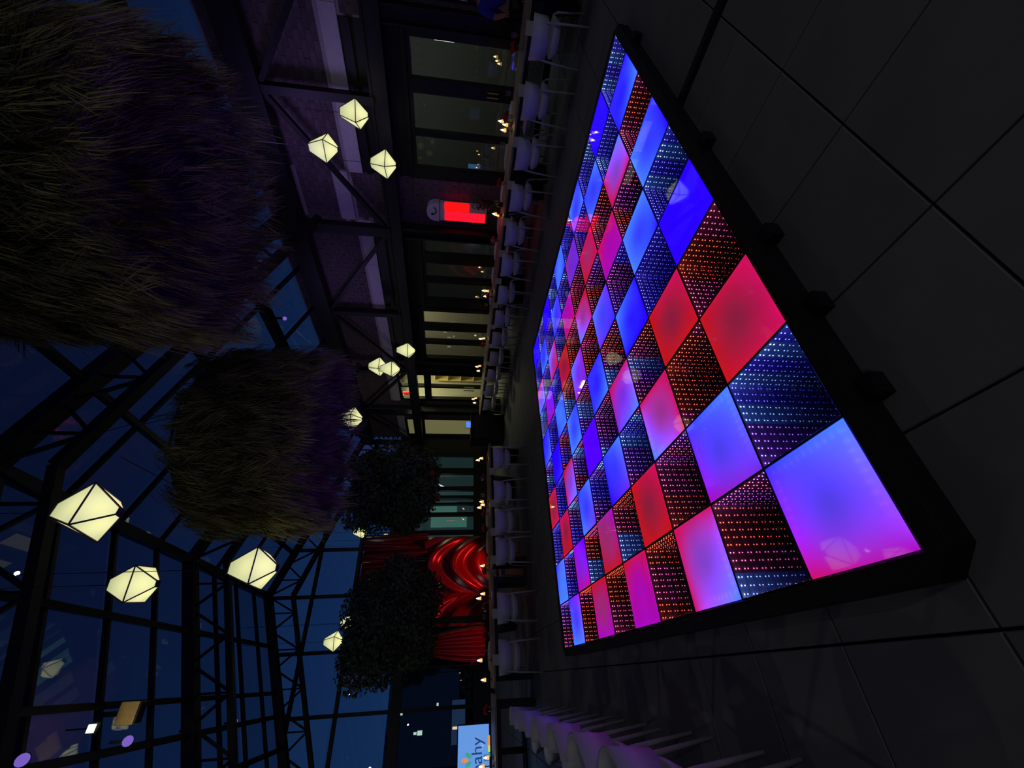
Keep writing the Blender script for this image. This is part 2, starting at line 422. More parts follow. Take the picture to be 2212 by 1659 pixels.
for y in (-2.0, .83, 2.25, 3.67, 6.52, 7.95, 9.38, 12.2, 13.65, 15.1):
    MB().bar((8.95, y, 5.74), (2.55, y, 8.14), .07, .09).build('rafter', M_steel, roof)
    MB().bar((2.55, y, 8.14), (-5.2, y, 5.31), .07, .09).build('rafter', M_steel, roof)
def truss(y, A, B, drop, n, w1, w2, web=.055):
    P = lambda p: (p[0], y, p[1])
    A2 = (A[0], A[1]-.72); B2 = (B[0], B[1]-drop)
    t = MB().bar(P(A), P(B), w1, w1*1.25, up=(0, 1, 0)).build('roof_truss', M_steel, roof)
    MB().bar(P(A2), P(B2), w2, w2*1.2, up=(0, 1, 0)).build('bottom_chord', M_steel, t)
    for k in range(n):
        a = lerp(A, B, k/n); b = lerp(A2, B2, (k+.5)/n); c = lerp(A, B, (k+1)/n)
        MB().bar(P(a), P(b), web, web, up=(0, 1, 0)).build('brace', M_steel, t)
        MB().bar(P(b), P(c), web, web, up=(0, 1, 0)).build('brace', M_steel, t)
        MB().bar(P(b), P(lerp(A, B, (k+.5)/n)), web*.8, web*.8, up=(0, 1, 0)).build('brace', M_steel, t)
for y in (-.6, 5.1, 10.8, 16.4):
    truss(y, RE, RID, .85, 6, .24 if y == 5.1 else .2, .15)
    truss(y, AE, RID, .85, 7, .24, .13)

# ---- lattice girder along the brick wall
gt = empty('wall_girder', (8.82, 0, 0)); tag(gt, 'deep black lattice girder running along the brick wall above the windows', 'girder')
MB().bar((0, -3.4, 5.5), (0, 16.4, 5.5), .3, .42).build('top_chord', M_steel, gt)
MB().bar((.05, -3.4, 3.2), (.05, 16.4, 3.2), .2, .26).build('bottom_chord', M_steel, gt)
MB().box((-.08, -3.4, 3.32), (.18, 16.4, 3.36)).build('flange', M_steel, gt)
MB().box((-.08, -3.4, 3.04), (.18, 16.4, 3.08)).build('flange', M_steel, gt)
gn = (-3.4, -.5, 2.35, 5.2, 8.05, 10.9, 13.75, 16.4)
for k, y in enumerate(gn):
    MB().bar((0, y, 3.3), (0, y, 5.4), .24 if k == 3 else .15, .2).build('post', M_steel, gt)
for k in range(len(gn)-1):
    a, b = (5.35, 3.35) if k % 2 == 0 else (3.35, 5.35)
    MB().bar((0, gn[k], a), (0, gn[k+1], b), .10, .09).build('diagonal', M_steel, gt)
for y, nm in ((5.25, 'beside the red light panel'), (10.98, 'left of the third window group'), (1.05, 'right of the first window group'), (13.75, 'beyond the bright pantry door')):
    c = empty('steel_column', (8.95, y, 0)); tag(c, 'black steel column ' + nm, 'column')
    MB().box((-.13, -.14, 0), (.13, -.11, 3.1)).build('flange', M_steel, c)
    MB().box((-.13, .11, 0), (.13, .14, 3.1)).build('flange', M_steel, c)
    MB().box((-.02, -.12, 0), (.02, .12, 3.1)).build('web', M_steel, c)
    MB().box((-.18, -.2, 0), (.18, .2, .03)).build('base_plate', M_steel, c)

# ---- exit sign
def text_mesh(s, size, ext=.003):
    cu = bpy.data.curves.new('txt', 'FONT'); cu.body = s; cu.size = size; cu.extrude = ext; cu.align_x = 'CENTER'; cu.align_y = 'CENTER'
    o_ = bpy.data.objects.new('txt', cu); col.objects.link(o_)
    dg = bpy.context.evaluated_depsgraph_get(); me = bpy.data.meshes.new_from_object(o_.evaluated_get(dg))
    bpy.data.objects.remove(o_); bpy.data.curves.remove(cu)
    return me
# local frame for things on the right wall: reader looks along +x, text runs towards -y
WROT = Matrix(((0, 0, -1, 0), (-1, 0, 0, 0), (0, 1, 0, 0), (0, 0, 0, 1)))
def text_obj(s, size, mat, parent, loc, rot=WROT, name='lettering'):
    me = text_mesh(s, size); me.transform(rot); me.materials.clear(); me.materials.append(mat)
    return link(name, me, parent, loc)
p = onx(879, 855, WX+.3)
ex = empty('exit_sign', p); tag(ex, 'small glowing red exit sign behind the glass over the pantry door', 'sign')
MB().cbox((.03, 0, 0), (.04, .50, .28)).build('housing', M_red_led, ex)
text_obj('EXIT', .2, pbr('dark_red', (90, 0, 0), .6), ex, (-.0, 0, 0))
MB().cbox((.05, 0, .2), (.03, .05, .14)).build('bracket', M_black, ex)

# ================================================================== DANCE FLOOR
TH = .10; P_ = .5
df = empty('dance_floor', (0, 0, 0)); tag(df, 'square light-up dance floor of glowing panels in a black frame', 'dance floor')
fw = .085
def ring(q, ch): a, b = -q, 5+q; return [(a+ch, a), (b-ch, a), (b, a+ch), (b, b-ch), (b-ch, b), (a+ch, b), (a, b-ch), (a, a+ch)]
fr = MB(); ou = ring(fw, .09); inn = ring(.004, .002); zt0 = TH+.004
fr.v += [(x, y, z) for z in (0, zt0) for x, y in ou] + [(x, y, z) for z in (0, zt0) for x, y in inn]
for q in range(8):
    r_ = (q+1) % 8
    fr.f += [(q, r_, 8+r_, 8+q), (8+q, 8+r_, 24+r_, 24+q), (24+q, 24+r_, 16+r_, 16+q)]
fr.build('edge_frame', M_dfframe, df, bevel=.006)
MB().box((-.004, -.004, 0), (5.004, 5.004, .058)).build('base_tray', M_dfframe, df)
gr = MB()
for k in range(1, 10):
    gr.box((k*P_-.004, 0, .06), (k*P_+.004, 5, TH+.001)); gr.box((0, k*P_-.004, .06), (5, k*P_+.004, TH+.001))
gr.build('joint_strips', M_dfframe, df)
clamp = MB().cbox((0, 0, .035), (.09, .07, .07)).mesh('clamp', M_dfframe)
for k, x in enumerate((.56, 1.0, 1.5, 2.5, 4.5)):
    link('edge_clamp', clamp, df, (x, -fw-.03, 0))

C = dict(b=(52, 44, 240), d=(40, 0, 255), l=(72, 128, 255), r=(196, 18, 24), c=(204, 14, 92), m=(168, 8, 190), v=(112, 40, 224), u=(84, 0, 240),
         p=(120, 32, 62), k=(150, 46, 112), n=(66, 62, 214), w=(110, 160, 255), q=(120, 66, 200))
def led_panel_mat():
    m, n, l, b = new_mat('frosted_light_panel')
    at_ = n.new('ShaderNodeVertexColor'); at_.layer_name = 'glow'
    l.new(at_.outputs['Color'], b.inputs['Emission Color']); b.inputs['Emission Strength'].default_value = .93
    b.inputs['Base Color'].default_value = (.02, .02, .02, 1); b.inputs['Roughness'].default_value = .035
    b.inputs['Specular IOR Level'].default_value = .5
    return m
M_panel = led_panel_mat()
FR = {(0,0):'mlcbn',(1,1):'vlmbn',(0,2):'ccrrp',(1,3):'rcrrp',(0,4):'ddddd',(2,4):'dddld',(1,5):'dlllb',(3,3):'lcvcv',(2,2):'cclck',(2,0):'lcccq',
      (3,1):'rcrrp',(4,0):'mcmrm',(4,2):'vldbb',(5,1):'rmrkk',(6,0):'mrmrk',(5,3):'uuuuu',(6,2):'vllbb',(7,1):'cummv',(8,0):'lmlbb',(9,1):'lllbl',
      (8,2):'rcrcp',(9,3):'ccrrp',(7,3):'lrcrq',(4,4):'lbbbd',(5,5):'vmmlv',(3,5):'bvvln',(4,6):'crlck',(5,7):'cmcmm',(6,8):'vbblb',(7,9):'ddddd',
      (2,6):'mcmcm',(3,7):'ccrck',(4,8):'vvvkv',(5,9):'bllbl',(1,7):'clccq',(0,6):'dbllb',(0,8):'lddbd',(1,9):'ddddd',(2,8):'bllbb',(3,9):'lbblb',
      (6,4):'lbllb',(6,6):'rrcrp',(7,5):'lbbll',(8,4):'bdddd',(9,5):'lbbdb',(8,6):'mdmmv',(9,7):'lclcq',(7,7):'ccrlk',(8,8):'lblbd',(9,9):'ddddd'}
def frosted(i, j):
    code = FR.get((i, j), 'bbbbb'); R_, T_, B_, L_, X_ = [(lambda q: (q[0], q[1], q[2]*(3.3 if q[2] > .8 else 1)))(s2l(C[ch])) for ch in code]
    n = 36 if i+j <= 4 else 14; m = MB(); x0, y0 = j*P_+.006, i*P_+.006; s = (P_-.012)
    cols = []
    for a in range(n+1):
        for b in range(n+1):
            m.v.append((x0+s*b/n, y0+s*a/n, TH-.002))
            u, v = b/n, a/n       # u along j, v along i
            e_ = [R_[q]*(1-u)*(1-v)+T_[q]*u*(1-v)+B_[q]*(1-u)*v+L_[q]*u*v for q in range(3)]
            rr = math.sqrt((u-.5)**2+(v-.5)**2); cw = max(0, 1-rr/.62); cw = cw*cw*(3-2*cw)
            cw *= .8; cc = [e_[q]*(1-cw)+X_[q]*cw for q in range(3)]
            ed = min(u, 1-u, v, 1-v)
            hot = 1+.16*math.exp(-ed/.05)
            if i+j <= 4:
                al = v if ed in (u, 1-u) else u
                br = max(0, (e_[2]+e_[1]-.9))
                hot += .35*min(1, br)*math.exp(-((ed-.07)/.035)**2)*(.55+.45*math.cos(al*24*PI))
            nn = 1+.08*noise.noise(Vector((x0*3+u*3, y0*3+v*3, 0)))
            cols.append([min(4, q*hot*nn) for q in cc])
    for a in range(n):
        for b in range(n): k = a*(n+1)+b; m.f.append((k, k+1, k+n+2, k+n+1))
    # rim down to the tray
    k = len(m.v); c0 = [(x0, y0), (x0+s, y0), (x0+s, y0+s), (x0, y0+s)]
    m.v += [(x, y, .062) for x, y in c0]; cols += [[0, 0, 0]]*4
    me = m.mesh('light_panel', M_panel)
    ca = me.color_attributes.new('glow', 'FLOAT_COLOR', 'POINT')
    for q, cc in enumerate(cols): ca.data[q].color = (cc[0], cc[1], cc[2], 1)
    return link('light_panel', me, df)

# infinity mirror: full mirror tray, LED strips on the four sides, one-way mirror sheet on top
m, n, l, b = new_mat('mirror_tray')
b.inputs['Base Color'].default_value = (.86, .86, .88, 1); b.inputs['Metallic'].default_value = 1; b.inputs['Roughness'].default_value = 0.0
M_mirror = m
df_ = n.new('ShaderNodeBsdfDiffuse'); df_.inputs['Color'].default_value = (.8, .8, .85, 1); ms_ = n.new('ShaderNodeMixShader'); ms_.inputs[0].default_value = .03
l.new(b.outputs[0], ms_.inputs[1]); l.new(df_.outputs[0], ms_.inputs[2]); l.new(ms_.outputs[0], n['Material Output'].inputs['Surface'])
M_tray = pbr('tray_side', (30, 30, 40), .5)
m = bpy.data.materials.new('one_way_mirror'); m.use_nodes = True; n, l = m.node_tree.nodes, m.node_tree.links
for x in list(n): n.remove(x)
o_ = n.new('ShaderNodeOutputMaterial'); g1 = n.new('ShaderNodeNewGeometry')
mixs = n.new('ShaderNodeMixShader'); inner = n.new('ShaderNodeBsdfGlossy'); inner.inputs['Roughness'].default_value = 0; inner.inputs['Color'].default_value = (.80, .80, .84, 1)
tr = n.new('ShaderNodeBsdfTransparent'); tr.inputs[0].default_value = (.9, .9, .92, 1)
go = n.new('ShaderNodeBsdfGlossy'); go.inputs['Roughness'].default_value = .02
mo = n.new('ShaderNodeMixShader'); fz = n.new('ShaderNodeFresnel'); fz.inputs['IOR'].default_value = 1.5
l.new(fz.outputs[0], mo.inputs[0]); l.new(tr.outputs[0], mo.inputs[1]); l.new(go.outputs[0], mo.inputs[2])
l.new(g1.outputs['Backfacing'], mixs.inputs[0]); l.new(mo.outputs[0], mixs.inputs[1]); l.new(inner.outputs[0], mixs.inputs[2]); l.new(mixs.outputs[0], o_.inputs[0])
M_oneway = m
def led_mat():
    m, n, l, b = new_mat('led')
    at_ = n.new('ShaderNodeVertexColor'); at_.layer_name = 'glow'
    l.new(at_.outputs['Color'], b.inputs['Emission Color']); b.inputs['Emission Strength'].default_value = 1.0
    return m
M_led_haze = led_mat()
LC = dict(b=(2.2, 1.8, 18), w=(6, 10, 20), v=(5.5, 1.8, 16), c=(13, 1.4, 4.2), r=(13, 1.2, .6), m=(9, 1.5, 11), o=(9, 2.0, .3), i=(.9, .5, 10))
HZ = dict(b=(.003, .002, .15), w=(.006, .026, .17), v=(.010, .001, .06), c=(.008, .0004, .004), r=(.006, .0003, .0003), m=(.007, .0005, .016), o=(.01, .001, 0), i=(.004, .001, .12))  # wall emission colours that stand in for LED haze
OD = {(0,1):'bwbwbwvv',(0,3):'ccrrrccc',(1,2):'crrrrrrc',(1,0):'mcmmrrcw',(1,4):'bbbbbbbb',(0,5):'bwbwbbbb',(2,1):'vmcmccrr',(2,3):'rrccwvmc',(1,6):'ccmmrrcc',
      (0,7):'crrccccm',(0,9):'bwbwbbbb',(1,8):'bbbbwwbb',(3,0):'rrrrrccr',(3,2):'cwbbwvvm',(4,1):'rrrrccww',(2,5):'bbmmmvvv',(5,0):'rrrrrrcc',(4,3):'ccmmmmvw',
      (3,4):'ccrrcmww',(2,7):'rrccrccc',(4,5):'crrccrrc',(3,6):'vvmmrrcc',(5,2):'wwvvbbvm',(6,1):'ccccrrww',(7,0):'rrrrcrrr',(6,3):'ccwwvvcc',(5,4):'cmccwwvb',
      (4,7):'mmcccrrc',(3,8):'bbbbvvmm',(2,9):'wwbbbbvb',(5,6):'ccccrrrc',(6,5):'ccrrcwww',(7,2):'ccwwmvbb',(8,1):'wwbbvvbb',(9,0):'bbvvvmcc',(1,9):'bbbb'}
def group_seq(i, j):
    s = OD.get((i, j))
    if s and len(s) == 8: return s
    rr = random.Random(i*31+j*7)
    pal = 'bbwbiv' if (j > 6 or i > 7 or i+j > 12) else 'crbvwm'
    a = ''.join(rr.choice(pal) for _ in range(4)); return a+a[::-1]
tray_v = MB(); s = P_-.012
tray_v.add([(0,0,0),(s,0,0),(s,s,0),(0,s,0)], [(0,1,2,3)])
tray_me = tray_v.mesh('mirror_tray', M_mirror)
zt = .0995; zb = zt-.026
side = MB()
side.add([(0,0,0),(s,0,0),(s,s,0),(0,s,0),(0,0,.0255),(s,0,.0255),(s,s,.0255),(0,s,.0255)], [(0,4,5,1),(1,5,6,2),(2,6,7,3),(3,7,4,0)])
side_me = side.mesh('tray_side', M_tray)
top_me = MB().add([(0,0,0),(s,0,0),(s,s,0),(0,s,0)], [(0,1,2,3)]).mesh('one_way_glass', M_oneway)
NL = 12
def infinity(i, j):
    x0, y0 = j*P_+.006, i*P_+.006
    pn = link('infinity_panel', tray_me, df, (x0, y0, zb))
    link('side_wall', side_me, pn); link('glass_cover', top_me, pn, (0, 0, .026))
    seq = group_seq(i, j); up, lo = seq[:4], seq[4:]
    m = MB(); cols = []
    def put(c, code, ax):
        h = .0024; k = len(m.v)
        if ax == 'x': m.add([(c[0], c[1]-h, c[2]-h*.8), (c[0], c[1]+h, c[2]-h*.8), (c[0], c[1]+h, c[2]+h*.8), (c[0], c[1]-h, c[2]+h*.8), (c[0]-.003*ax_s, c[1], c[2])], [(0,1,4),(1,2,4),(2,3,4),(3,0,4)])
        else: m.add([(c[0]-h, c[1], c[2]-h*.8), (c[0]+h, c[1], c[2]-h*.8), (c[0]+h, c[1], c[2]+h*.8), (c[0]-h, c[1], c[2]+h*.8), (c[0], c[1]-.003*ax_s, c[2])], [(0,1,4),(1,2,4),(2,3,4),(3,0,4)])
        cols.extend([LC[code]]*(len(m.v)-k))
    for q in range(NL):
        t = (q+.5)/NL*s; z = .0095
        ax_s = 1
        put((s-.002, t, z), up[q//3], 'x')          # wall x = max: q runs from T (small y) to L
        put((t, s-.002, z), lo[3-q//3], 'y')        # wall y = max: from B (small x) to L
        ax_s = -1
        put((.002, t, z), lo[q//3], 'x'); put((t, .002, z), up[q//3], 'y')
    me = m.mesh('led_strip', M_led_haze); ca = me.color_attributes.new('glow', 'FLOAT_COLOR', 'POINT')
    for q, cc in enumerate(cols): ca.data[q].color = (cc[0], cc[1], cc[2], 1)
    link('led_strip', me, pn)
    # emissive skins on the four walls: haze of scattered LED light as colour
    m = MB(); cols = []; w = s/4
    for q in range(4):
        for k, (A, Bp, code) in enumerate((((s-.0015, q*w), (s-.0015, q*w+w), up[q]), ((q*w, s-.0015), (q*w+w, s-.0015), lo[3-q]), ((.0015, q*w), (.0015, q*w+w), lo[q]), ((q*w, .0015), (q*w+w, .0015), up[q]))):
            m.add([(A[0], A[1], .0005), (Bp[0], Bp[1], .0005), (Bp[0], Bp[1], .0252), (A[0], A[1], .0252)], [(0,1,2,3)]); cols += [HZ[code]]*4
    me = m.mesh('diffuser_strip', M_led_haze); ca = me.color_attributes.new('glow', 'FLOAT_COLOR', 'POINT')
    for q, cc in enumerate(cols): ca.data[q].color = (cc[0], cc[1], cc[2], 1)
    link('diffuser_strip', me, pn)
for i in range(10):
    for j in range(10):
        (frosted if (i+j) % 2 == 0 else infinity)(i, j)

# cable ramp on the floor
cr_ = MB(); a, b = Vector((3.02, -.13, 0)), Vector((3.05, -2.6, 0))
a = onz(1468, 228, 0); b_ = onz(1562, 0, 0); b = a+(b_-a)*2.2; a.y = min(a.y, -fw-.002)
dd = (b-a).normalized(); sd = dd.cross(Vector((0, 0, 1)))
vs = []
for q in (a, b):
    for o1, z in ((-.065, 0), (-.03, .022), (.03, .022), (.065, 0)): vs.append(q+sd*o1+Vector((0, 0, z)))
cr_.add(vs, [(0,1,5,4),(1,2,6,5),(2,3,7,6),(0,4,7,3),(0,3,2,1),(4,5,6,7)])
tag(cr_.build('cable_ramp', M_black), 'black rubber cable ramp leading away from the dance floor edge', 'cable ramp')

# ================================================================== LANTERNS
roof_z = rz
def make_lantern(loc, alpha, side, label, H=.47, cord_top=None):
    """side=+1: the long face lies to the right as seen from the photo; alpha in degrees"""
    loc = Vector(loc); tc = (CAM-loc); tc.z = 0; tc.normalize(); rgt = Vector((-tc.y, tc.x, 0))
    rgt = Vector((tc.y*-1, tc.x, 0))
    r_ = -RY; r_ = Vector((r_.x, r_.y, 0)).normalized()
    a = math.radians(alpha)*side
    n_ = tc*math.cos(a)+r_*math.sin(a)
    t = empty('hanging_lantern', loc, math.atan2(n_.y, n_.x)); tag(t, label, 'lantern', 'faceted hanging lanterns')
    W = .40*H*.98; T1 = W*.31; B1 = W*.17; zt_ = H*.62; zb_ = -H*.38
    def ring(w, z): return [Vector((w, -w, z)), Vector((w, w, z)), Vector((-w, w, z)), Vector((-w, -w, z))]
    E_, Tp, Bt = ring(W, 0), ring(T1, zt_), ring(B1, zb_)
    for k in range(4):
        k2 = (k+1) % 4
        for A, Bq in ((Tp, E_), (E_, Bt)):
            q = [A[k], A[k2], Bq[k2], Bq[k]]; c = sum(q, Vector())/4
            q = [c+(v-c)*.985 for v in q]; nn = Vector((c.x, c.y, 0)).normalized()*.004
            mb = MB().add([v for v in q]+[v-nn for v in q], [(3,2,1,0),(4,5,6,7),(0,1,5,4),(1,2,6,5),(2,3,7,6),(3,0,4,7)])
            mb.build('shade_panel', M_lant, t)
    fm = MB(); r = .0078
    for R_ in (E_, Tp, Bt):
        for k in range(4): fm.tube([R_[k]*1.01, R_[(k+1) % 4]*1.01], r, 5)
    for k in range(4): fm.tube([Tp[k]*1.01, E_[k]*1.01], r, 5); fm.tube([E_[k]*1.01, Bt[k]*1.01], r, 5)
    fm.build('frame', M_lframe, t)
    MB().add([(v.x, v.y, zt_) for v in Tp], [(0,1,2,3)]).build('top_cap', M_lframe, t)
    MB().add([(v.x, v.y, zb_) for v in Bt], [(0,1,2,3)]).build('bottom_cap', M_lframe, t)
    ct = roof_z(loc.x)+.02
    MB().tube([(0, 0, zt_), (0, 0, ct-loc.z)], .004, 5).build('cord', M_black, t)
    return t
M_lframe = pbr('lantern_frame', (70, 48, 50), .5)
LAN = [((209, 1107), 3.55, 29, 1, 'largest glowing faceted lantern, nearest to the viewer, high left'),
       ((303, 1262), 4.75, 3, 1, 'glowing faceted lantern seen face-on, lower left of the largest one'),
       ((561, 1228), 4.55, 13, 1, 'glowing faceted lantern hanging below the two largest ones, beside the hanging grass'),
       ((773, 247), 7.3, 17, 1, 'right-hand lantern of the three in front of the brick wall'),
       ((707, 320), 7.2, 23, -1, 'topmost lantern of the three in front of the brick wall'),
       ((835, 355), 8.0, 31, 1, 'lowest lantern of the three in front of the brick wall'),
       ((821, 792), 11.1, 32, 1, 'rear lantern of the overlapping pair near the pantry door'),
       ((848, 797), 10.3, 2, 1, 'front lantern of the overlapping pair near the pantry door'),
       ((882, 757), 10.8, 2, 1, 'small lantern right of the overlapping pair, in front of the third windows'),
       ((763, 905), 8.4, 23, -1, 'lantern half veiled by the tips of the centre hanging grass'),
       ((782, 1150), 15.0, 4, 1, 'upper small lantern over the top of the red curtain'),
       ((808, 1178), 13.7, 21, -1, 'left small lantern over the top of the red curtain'),
       ((835, 1166), 14.4, 20, 1, 'small lantern half hidden by the right tree'),
       ((725, 1385), 11.0, 21, -1, 'single lantern left of the big dark tree crown'),
       ((757, 1345), 13.0, 25, 1, 'lantern mostly hidden behind the top of the left tree'),
       ((800, 1345), 12.6, 20, 1, 'lantern glinting through the leaves of the left tree')]
for (px, dep, al, sd_, lb) in LAN:
    make_lantern(at(px[0], px[1], dep), al, sd_, lb, H=.47 if dep > 3.5 else .46)

# ================================================================== CHAIRS
def arc_panel(r, a0, a1, z0, z1, th, n=14, cy=0.0, tilt=.0, taper=0.0):
    m = MB()
    for k in range(n+1):
        t = a0+(a1-a0)*k/n; e_ = abs(2*k/n-1)
        zz0 = z0+taper*e_**2; zz1 = z1-taper*.6*e_**3
        for rr, zz, tl_ in ((r, zz0, 0), (r+tilt, zz1, 0), (r-th+tilt, zz1, 0), (r-th, zz0, 0)):
            m.v.append((rr*math.sin(t), cy-rr*math.cos(t), zz))
    for k in range(n):
        for q in range(4): m.f.append((4*k+q, 4*k+(q+1) % 4, 4*k+4+(q+1) % 4, 4*k+4+q))
    m.f.append((0, 3, 2, 1)); m.f.append((4*n, 4*n+1, 4*n+2, 4*n+3)); return m
def make_chair(loc, rz, label, grp):
    t = empty('dining_chair', loc, rz); tag(t, label, 'chair', grp); parts = []
    parts.append(link('backrest', CH['back'], t)); parts.append(link('seat', CH['seat'], t))
    for me in CH['legs']: parts.append(link('leg', me, t))
    return t
CH = {}
CH['back'] = arc_panel(.255, -1.35, 1.35, .50, .74, .018, cy=.0, tilt=.02, taper=.03).mesh('backrest', M_white, True)
sm = MB()
for z, k in ((.335, .62), (.36, .86), (.42, 1.0), (.445, 1.0), (.45, .93)):
    for q in range(20):
        a = 2*PI*q/20; ca, sa = math.cos(a), math.sin(a); f_ = (abs(ca)**3+abs(sa)**3)**(-1/3)
        sm.v.append((.225*k*ca*f_, .215*k*sa*f_+.01, z))
for z in range(4):
    for q in range(20): sm.f.append((z*20+q, z*20+(q+1) % 20, z*20+20+(q+1) % 20, z*20+20+q))
sm.f.append(tuple(range(20))[::-1]); sm.f.append(tuple(range(80, 100)))
CH['seat'] = sm.mesh('seat', M_white, True)
CH['legs'] = []
for sx, sy, top in ((-1, -1, .60), (1, -1, .60), (-1, 1, .44), (1, 1, .44)):
    CH['legs'].append(MB().tube([(sx*.245, sy*.235, 0), (sx*.225, sy*.19, .38), (sx*.20, sy*.155 if sy < 0 else sy*.16, top)], [.011, .016, .013], 8).mesh('leg', M_leg, True))
chair_y = [0.58+.775*k for k in range(13)]
for k, y in enumerate(chair_y):
    make_chair((6.92+random.uniform(-.03, .03), y, 0), -PI/2+random.uniform(-.08, .08), 'white curved-back chair at the table along the brick wall, %s from the right' % ORD[k], 'chairs at the brick wall table')
make_chair((6.94, -.25, 0), -PI/2, 'white curved-back chair at the right-hand end of the brick wall table', 'chairs at the brick wall table')
t2x = [ony(1090, py, 7.2).x for py in (985, 1057, 1122, 1186, 1310, 1418)]
for k, x in enumerate(t2x):
    make_chair((x, 7.42+random.uniform(-.03, .03), 0), random.uniform(-.1, .1), 'white curved-back chair at the far table behind the dance floor, %s from the right' % ORD[k], 'chairs at the far table')
for k, y in enumerate((.86, 1.64, 2.38, 3.15, 3.97, 4.9, 5.8)):
    make_chair((-.86, y, 0), PI/2+random.uniform(-.05, .05), 'white curved-back chair in the row left of the dance floor, %s from the front' % ORD[k], 'chairs left of the dance floor')
for k, y in enumerate(chair_y[:9]):
    if k < 2: continue
    make_chair((8.42, y+.1, 0), PI/2, 'white chair on the window side of the brick wall table, %s from the right' % ORD[k], 'window side chairs')
for k, x in enumerate(t2x):
    if abs(x+.1-at(850, 1055, 10.8).x) < .75 or abs(x+.1-at(845, 1345, 9.7).x) < .75: continue
    make_chair((x+.1, 9.25, 0), PI, 'white chair on the curtain side of the far table, %s from the right' % ORD[k], 'curtain side chairs')

# ================================================================== TABLES
def make_table(x0, y0, x1, y1, label, along, legs_at=(0, 1)):
    t = empty('dining_table', ((x0+x1)/2, (y0+y1)/2, 0)); tag(t, label, 'table', 'long wooden dining tables')
    hx, hy = (x1-x0)/2, (y1-y0)/2
    if along == 'y':
        n = 5; w = 2*hx/n
        for k in range(n): MB().box((-hx+k*w+.002, -hy, .715), (-hx+(k+1)*w-.002, hy, .75)).build('plank', M_wood, t, bevel=.003)
        MB().box((-hx+.06, -hy+.1, .64), (hx-.06, hy-.1, .714)).build('apron', M_black, t)
        for s_ in (-1, 1): MB().box((-hx+.10, s_*(hy-.16)-.05, 0), (hx-.10, s_*(hy-.16)+.05, .64)).build('leg_frame', M_black, t)
    else:
        n = 5; w = 2*hy/n
        for k in range(n): MB().box((-hx, -hy+k*w+.002, .715), (hx, -hy+(k+1)*w-.002, .75)).build('plank', M_wood, t, bevel=.003)
        MB().box((-hx+.1, -hy+.06, .64), (hx-.1, hy-.06, .714)).build('apron', M_black, t)
        for s_ in (-1, 1): MB().box((s_*(hx-.16)-.06, -hy+.10, 0), (s_*(hx-.16)+.06, hy-.10, .64)).build('leg_frame', M_black, t)
    return t
TX0, TX1 = 7.3, 8.1
for k, (a, b) in enumerate(((-1.9, .2), (.22, 3.0), (3.02, 5.8), (5.82, 8.7), (8.72, 11.5))):
    make_table(TX0, a, TX1, b, 'long wooden table along the brick wall, %s section from the right' % ORD[k], 'y')
TY0, TY1 = 8.0, 8.8
for k, (a, b) in enumerate(((1.62, 4.5), (-.42, 1.55), (-2.6, -.5))):
    make_table(a, TY0, b, TY1, 'long wooden table in front of the red curtain, %s section from the right' % ORD[k], 'x')
for k, (a, b) in enumerate(((.2, 2.9), (2.92, 6.4))):
    make_table(-2.15, a, -1.35, b, 'long wooden table left of the dance floor, %s section' % ('nearer', 'farther')[k], 'y')

def napkin(x, y, rz, label, grp):
    m = MB(); w = .085
    m.add([(-w, .05, .757), (w, .05, .757), (w, -.006, .757), (-w, -.006, .757), (w, -.012, .62), (-w, -.012, .62),
           (-w, .05, .753), (w, .05, .753), (w, -.002, .753), (-w, -.002, .753), (w, -.007, .62), (-w, -.007, .62)],
          [(0,3,2,1),(3,5,4,2),(6,7,8,9),(9,8,10,11),(0,1,7,6),(5,11,10,4),(3,9,11,5),(2,4,10,8),(0,6,9,3),(1,2,8,7)])
    o_ = m.build('napkin', M_linen, None, (x, y, 0)); o_.rotation_euler = (0, 0, rz); tag(o_, label, 'napkin', grp)
for k, y in enumerate([-.2]+chair_y[:13]):
    napkin(TX0, y+.02, -PI/2, 'white napkin hanging over the brick wall table edge, %s from the right' % ORD[k], 'napkins on the brick wall table')
for k, x in enumerate(t2x):
    napkin(x-.02, TY0, 0, 'white napkin hanging over the far table edge, %s from the right' % ORD[k], 'napkins on the far table')

# ---- table things
flame_me = MB().lathe([(.001, 0), (.016, .012), (.018, .024), (.010, .044), (.001, .066)], n=8).mesh('flame', M_flame, True)
cup_me = MB().lathe([(.001, .0), (.034, .002), (.044, .03), (.042, .10), (.039, .10), (.041, .03), (.030, .008), (.001, .006)], n=14).mesh('glass_cup', M_clear, True)
wax_me = MB().lathe([(.001, .008), (.03, .009), (.031, .045), (.001, .047)], n=10).mesh('candle', emit('glowing_wax', (255, 190, 96), 1.6), True)
def candle(x, y, h, label):
    t = empty('candle_holder', (x, y, .75)); tag(t, label, 'candle', 'votive candles in glass cups')
    MB().lathe([(.045, 0), (.045, .006), (.007, .012), (.006, h-.01), (.02, h), (.001, h)], n=12).build('stand', M_black, t, smooth=True)
    c = link('glass_cup', cup_me, t, (0, 0, h)); link('candle', wax_me, c); link('flame', flame_me, c, (0, 0, .045))
def cluster(px, py, which, lab, n=3):
    p = onx(px, py, 7.7) if which == 'x' else ony(px, py, 8.4)
    for q, (dx, dy, dh) in enumerate(((0, 0, 0), (.10, .09, -.09), (-.09, .10, -.05))[:n]):
        if which == 'x': x, y = 7.7+dx, p.y+dy
        else: x, y = p.x+dy*1.1-.05, 8.4+dx
        candle(x, y, max(.04, p.z-.75-.06+dh), '%s glass candle of the group %s' % (('tallest', 'shortest', 'middle-height')[q], lab))
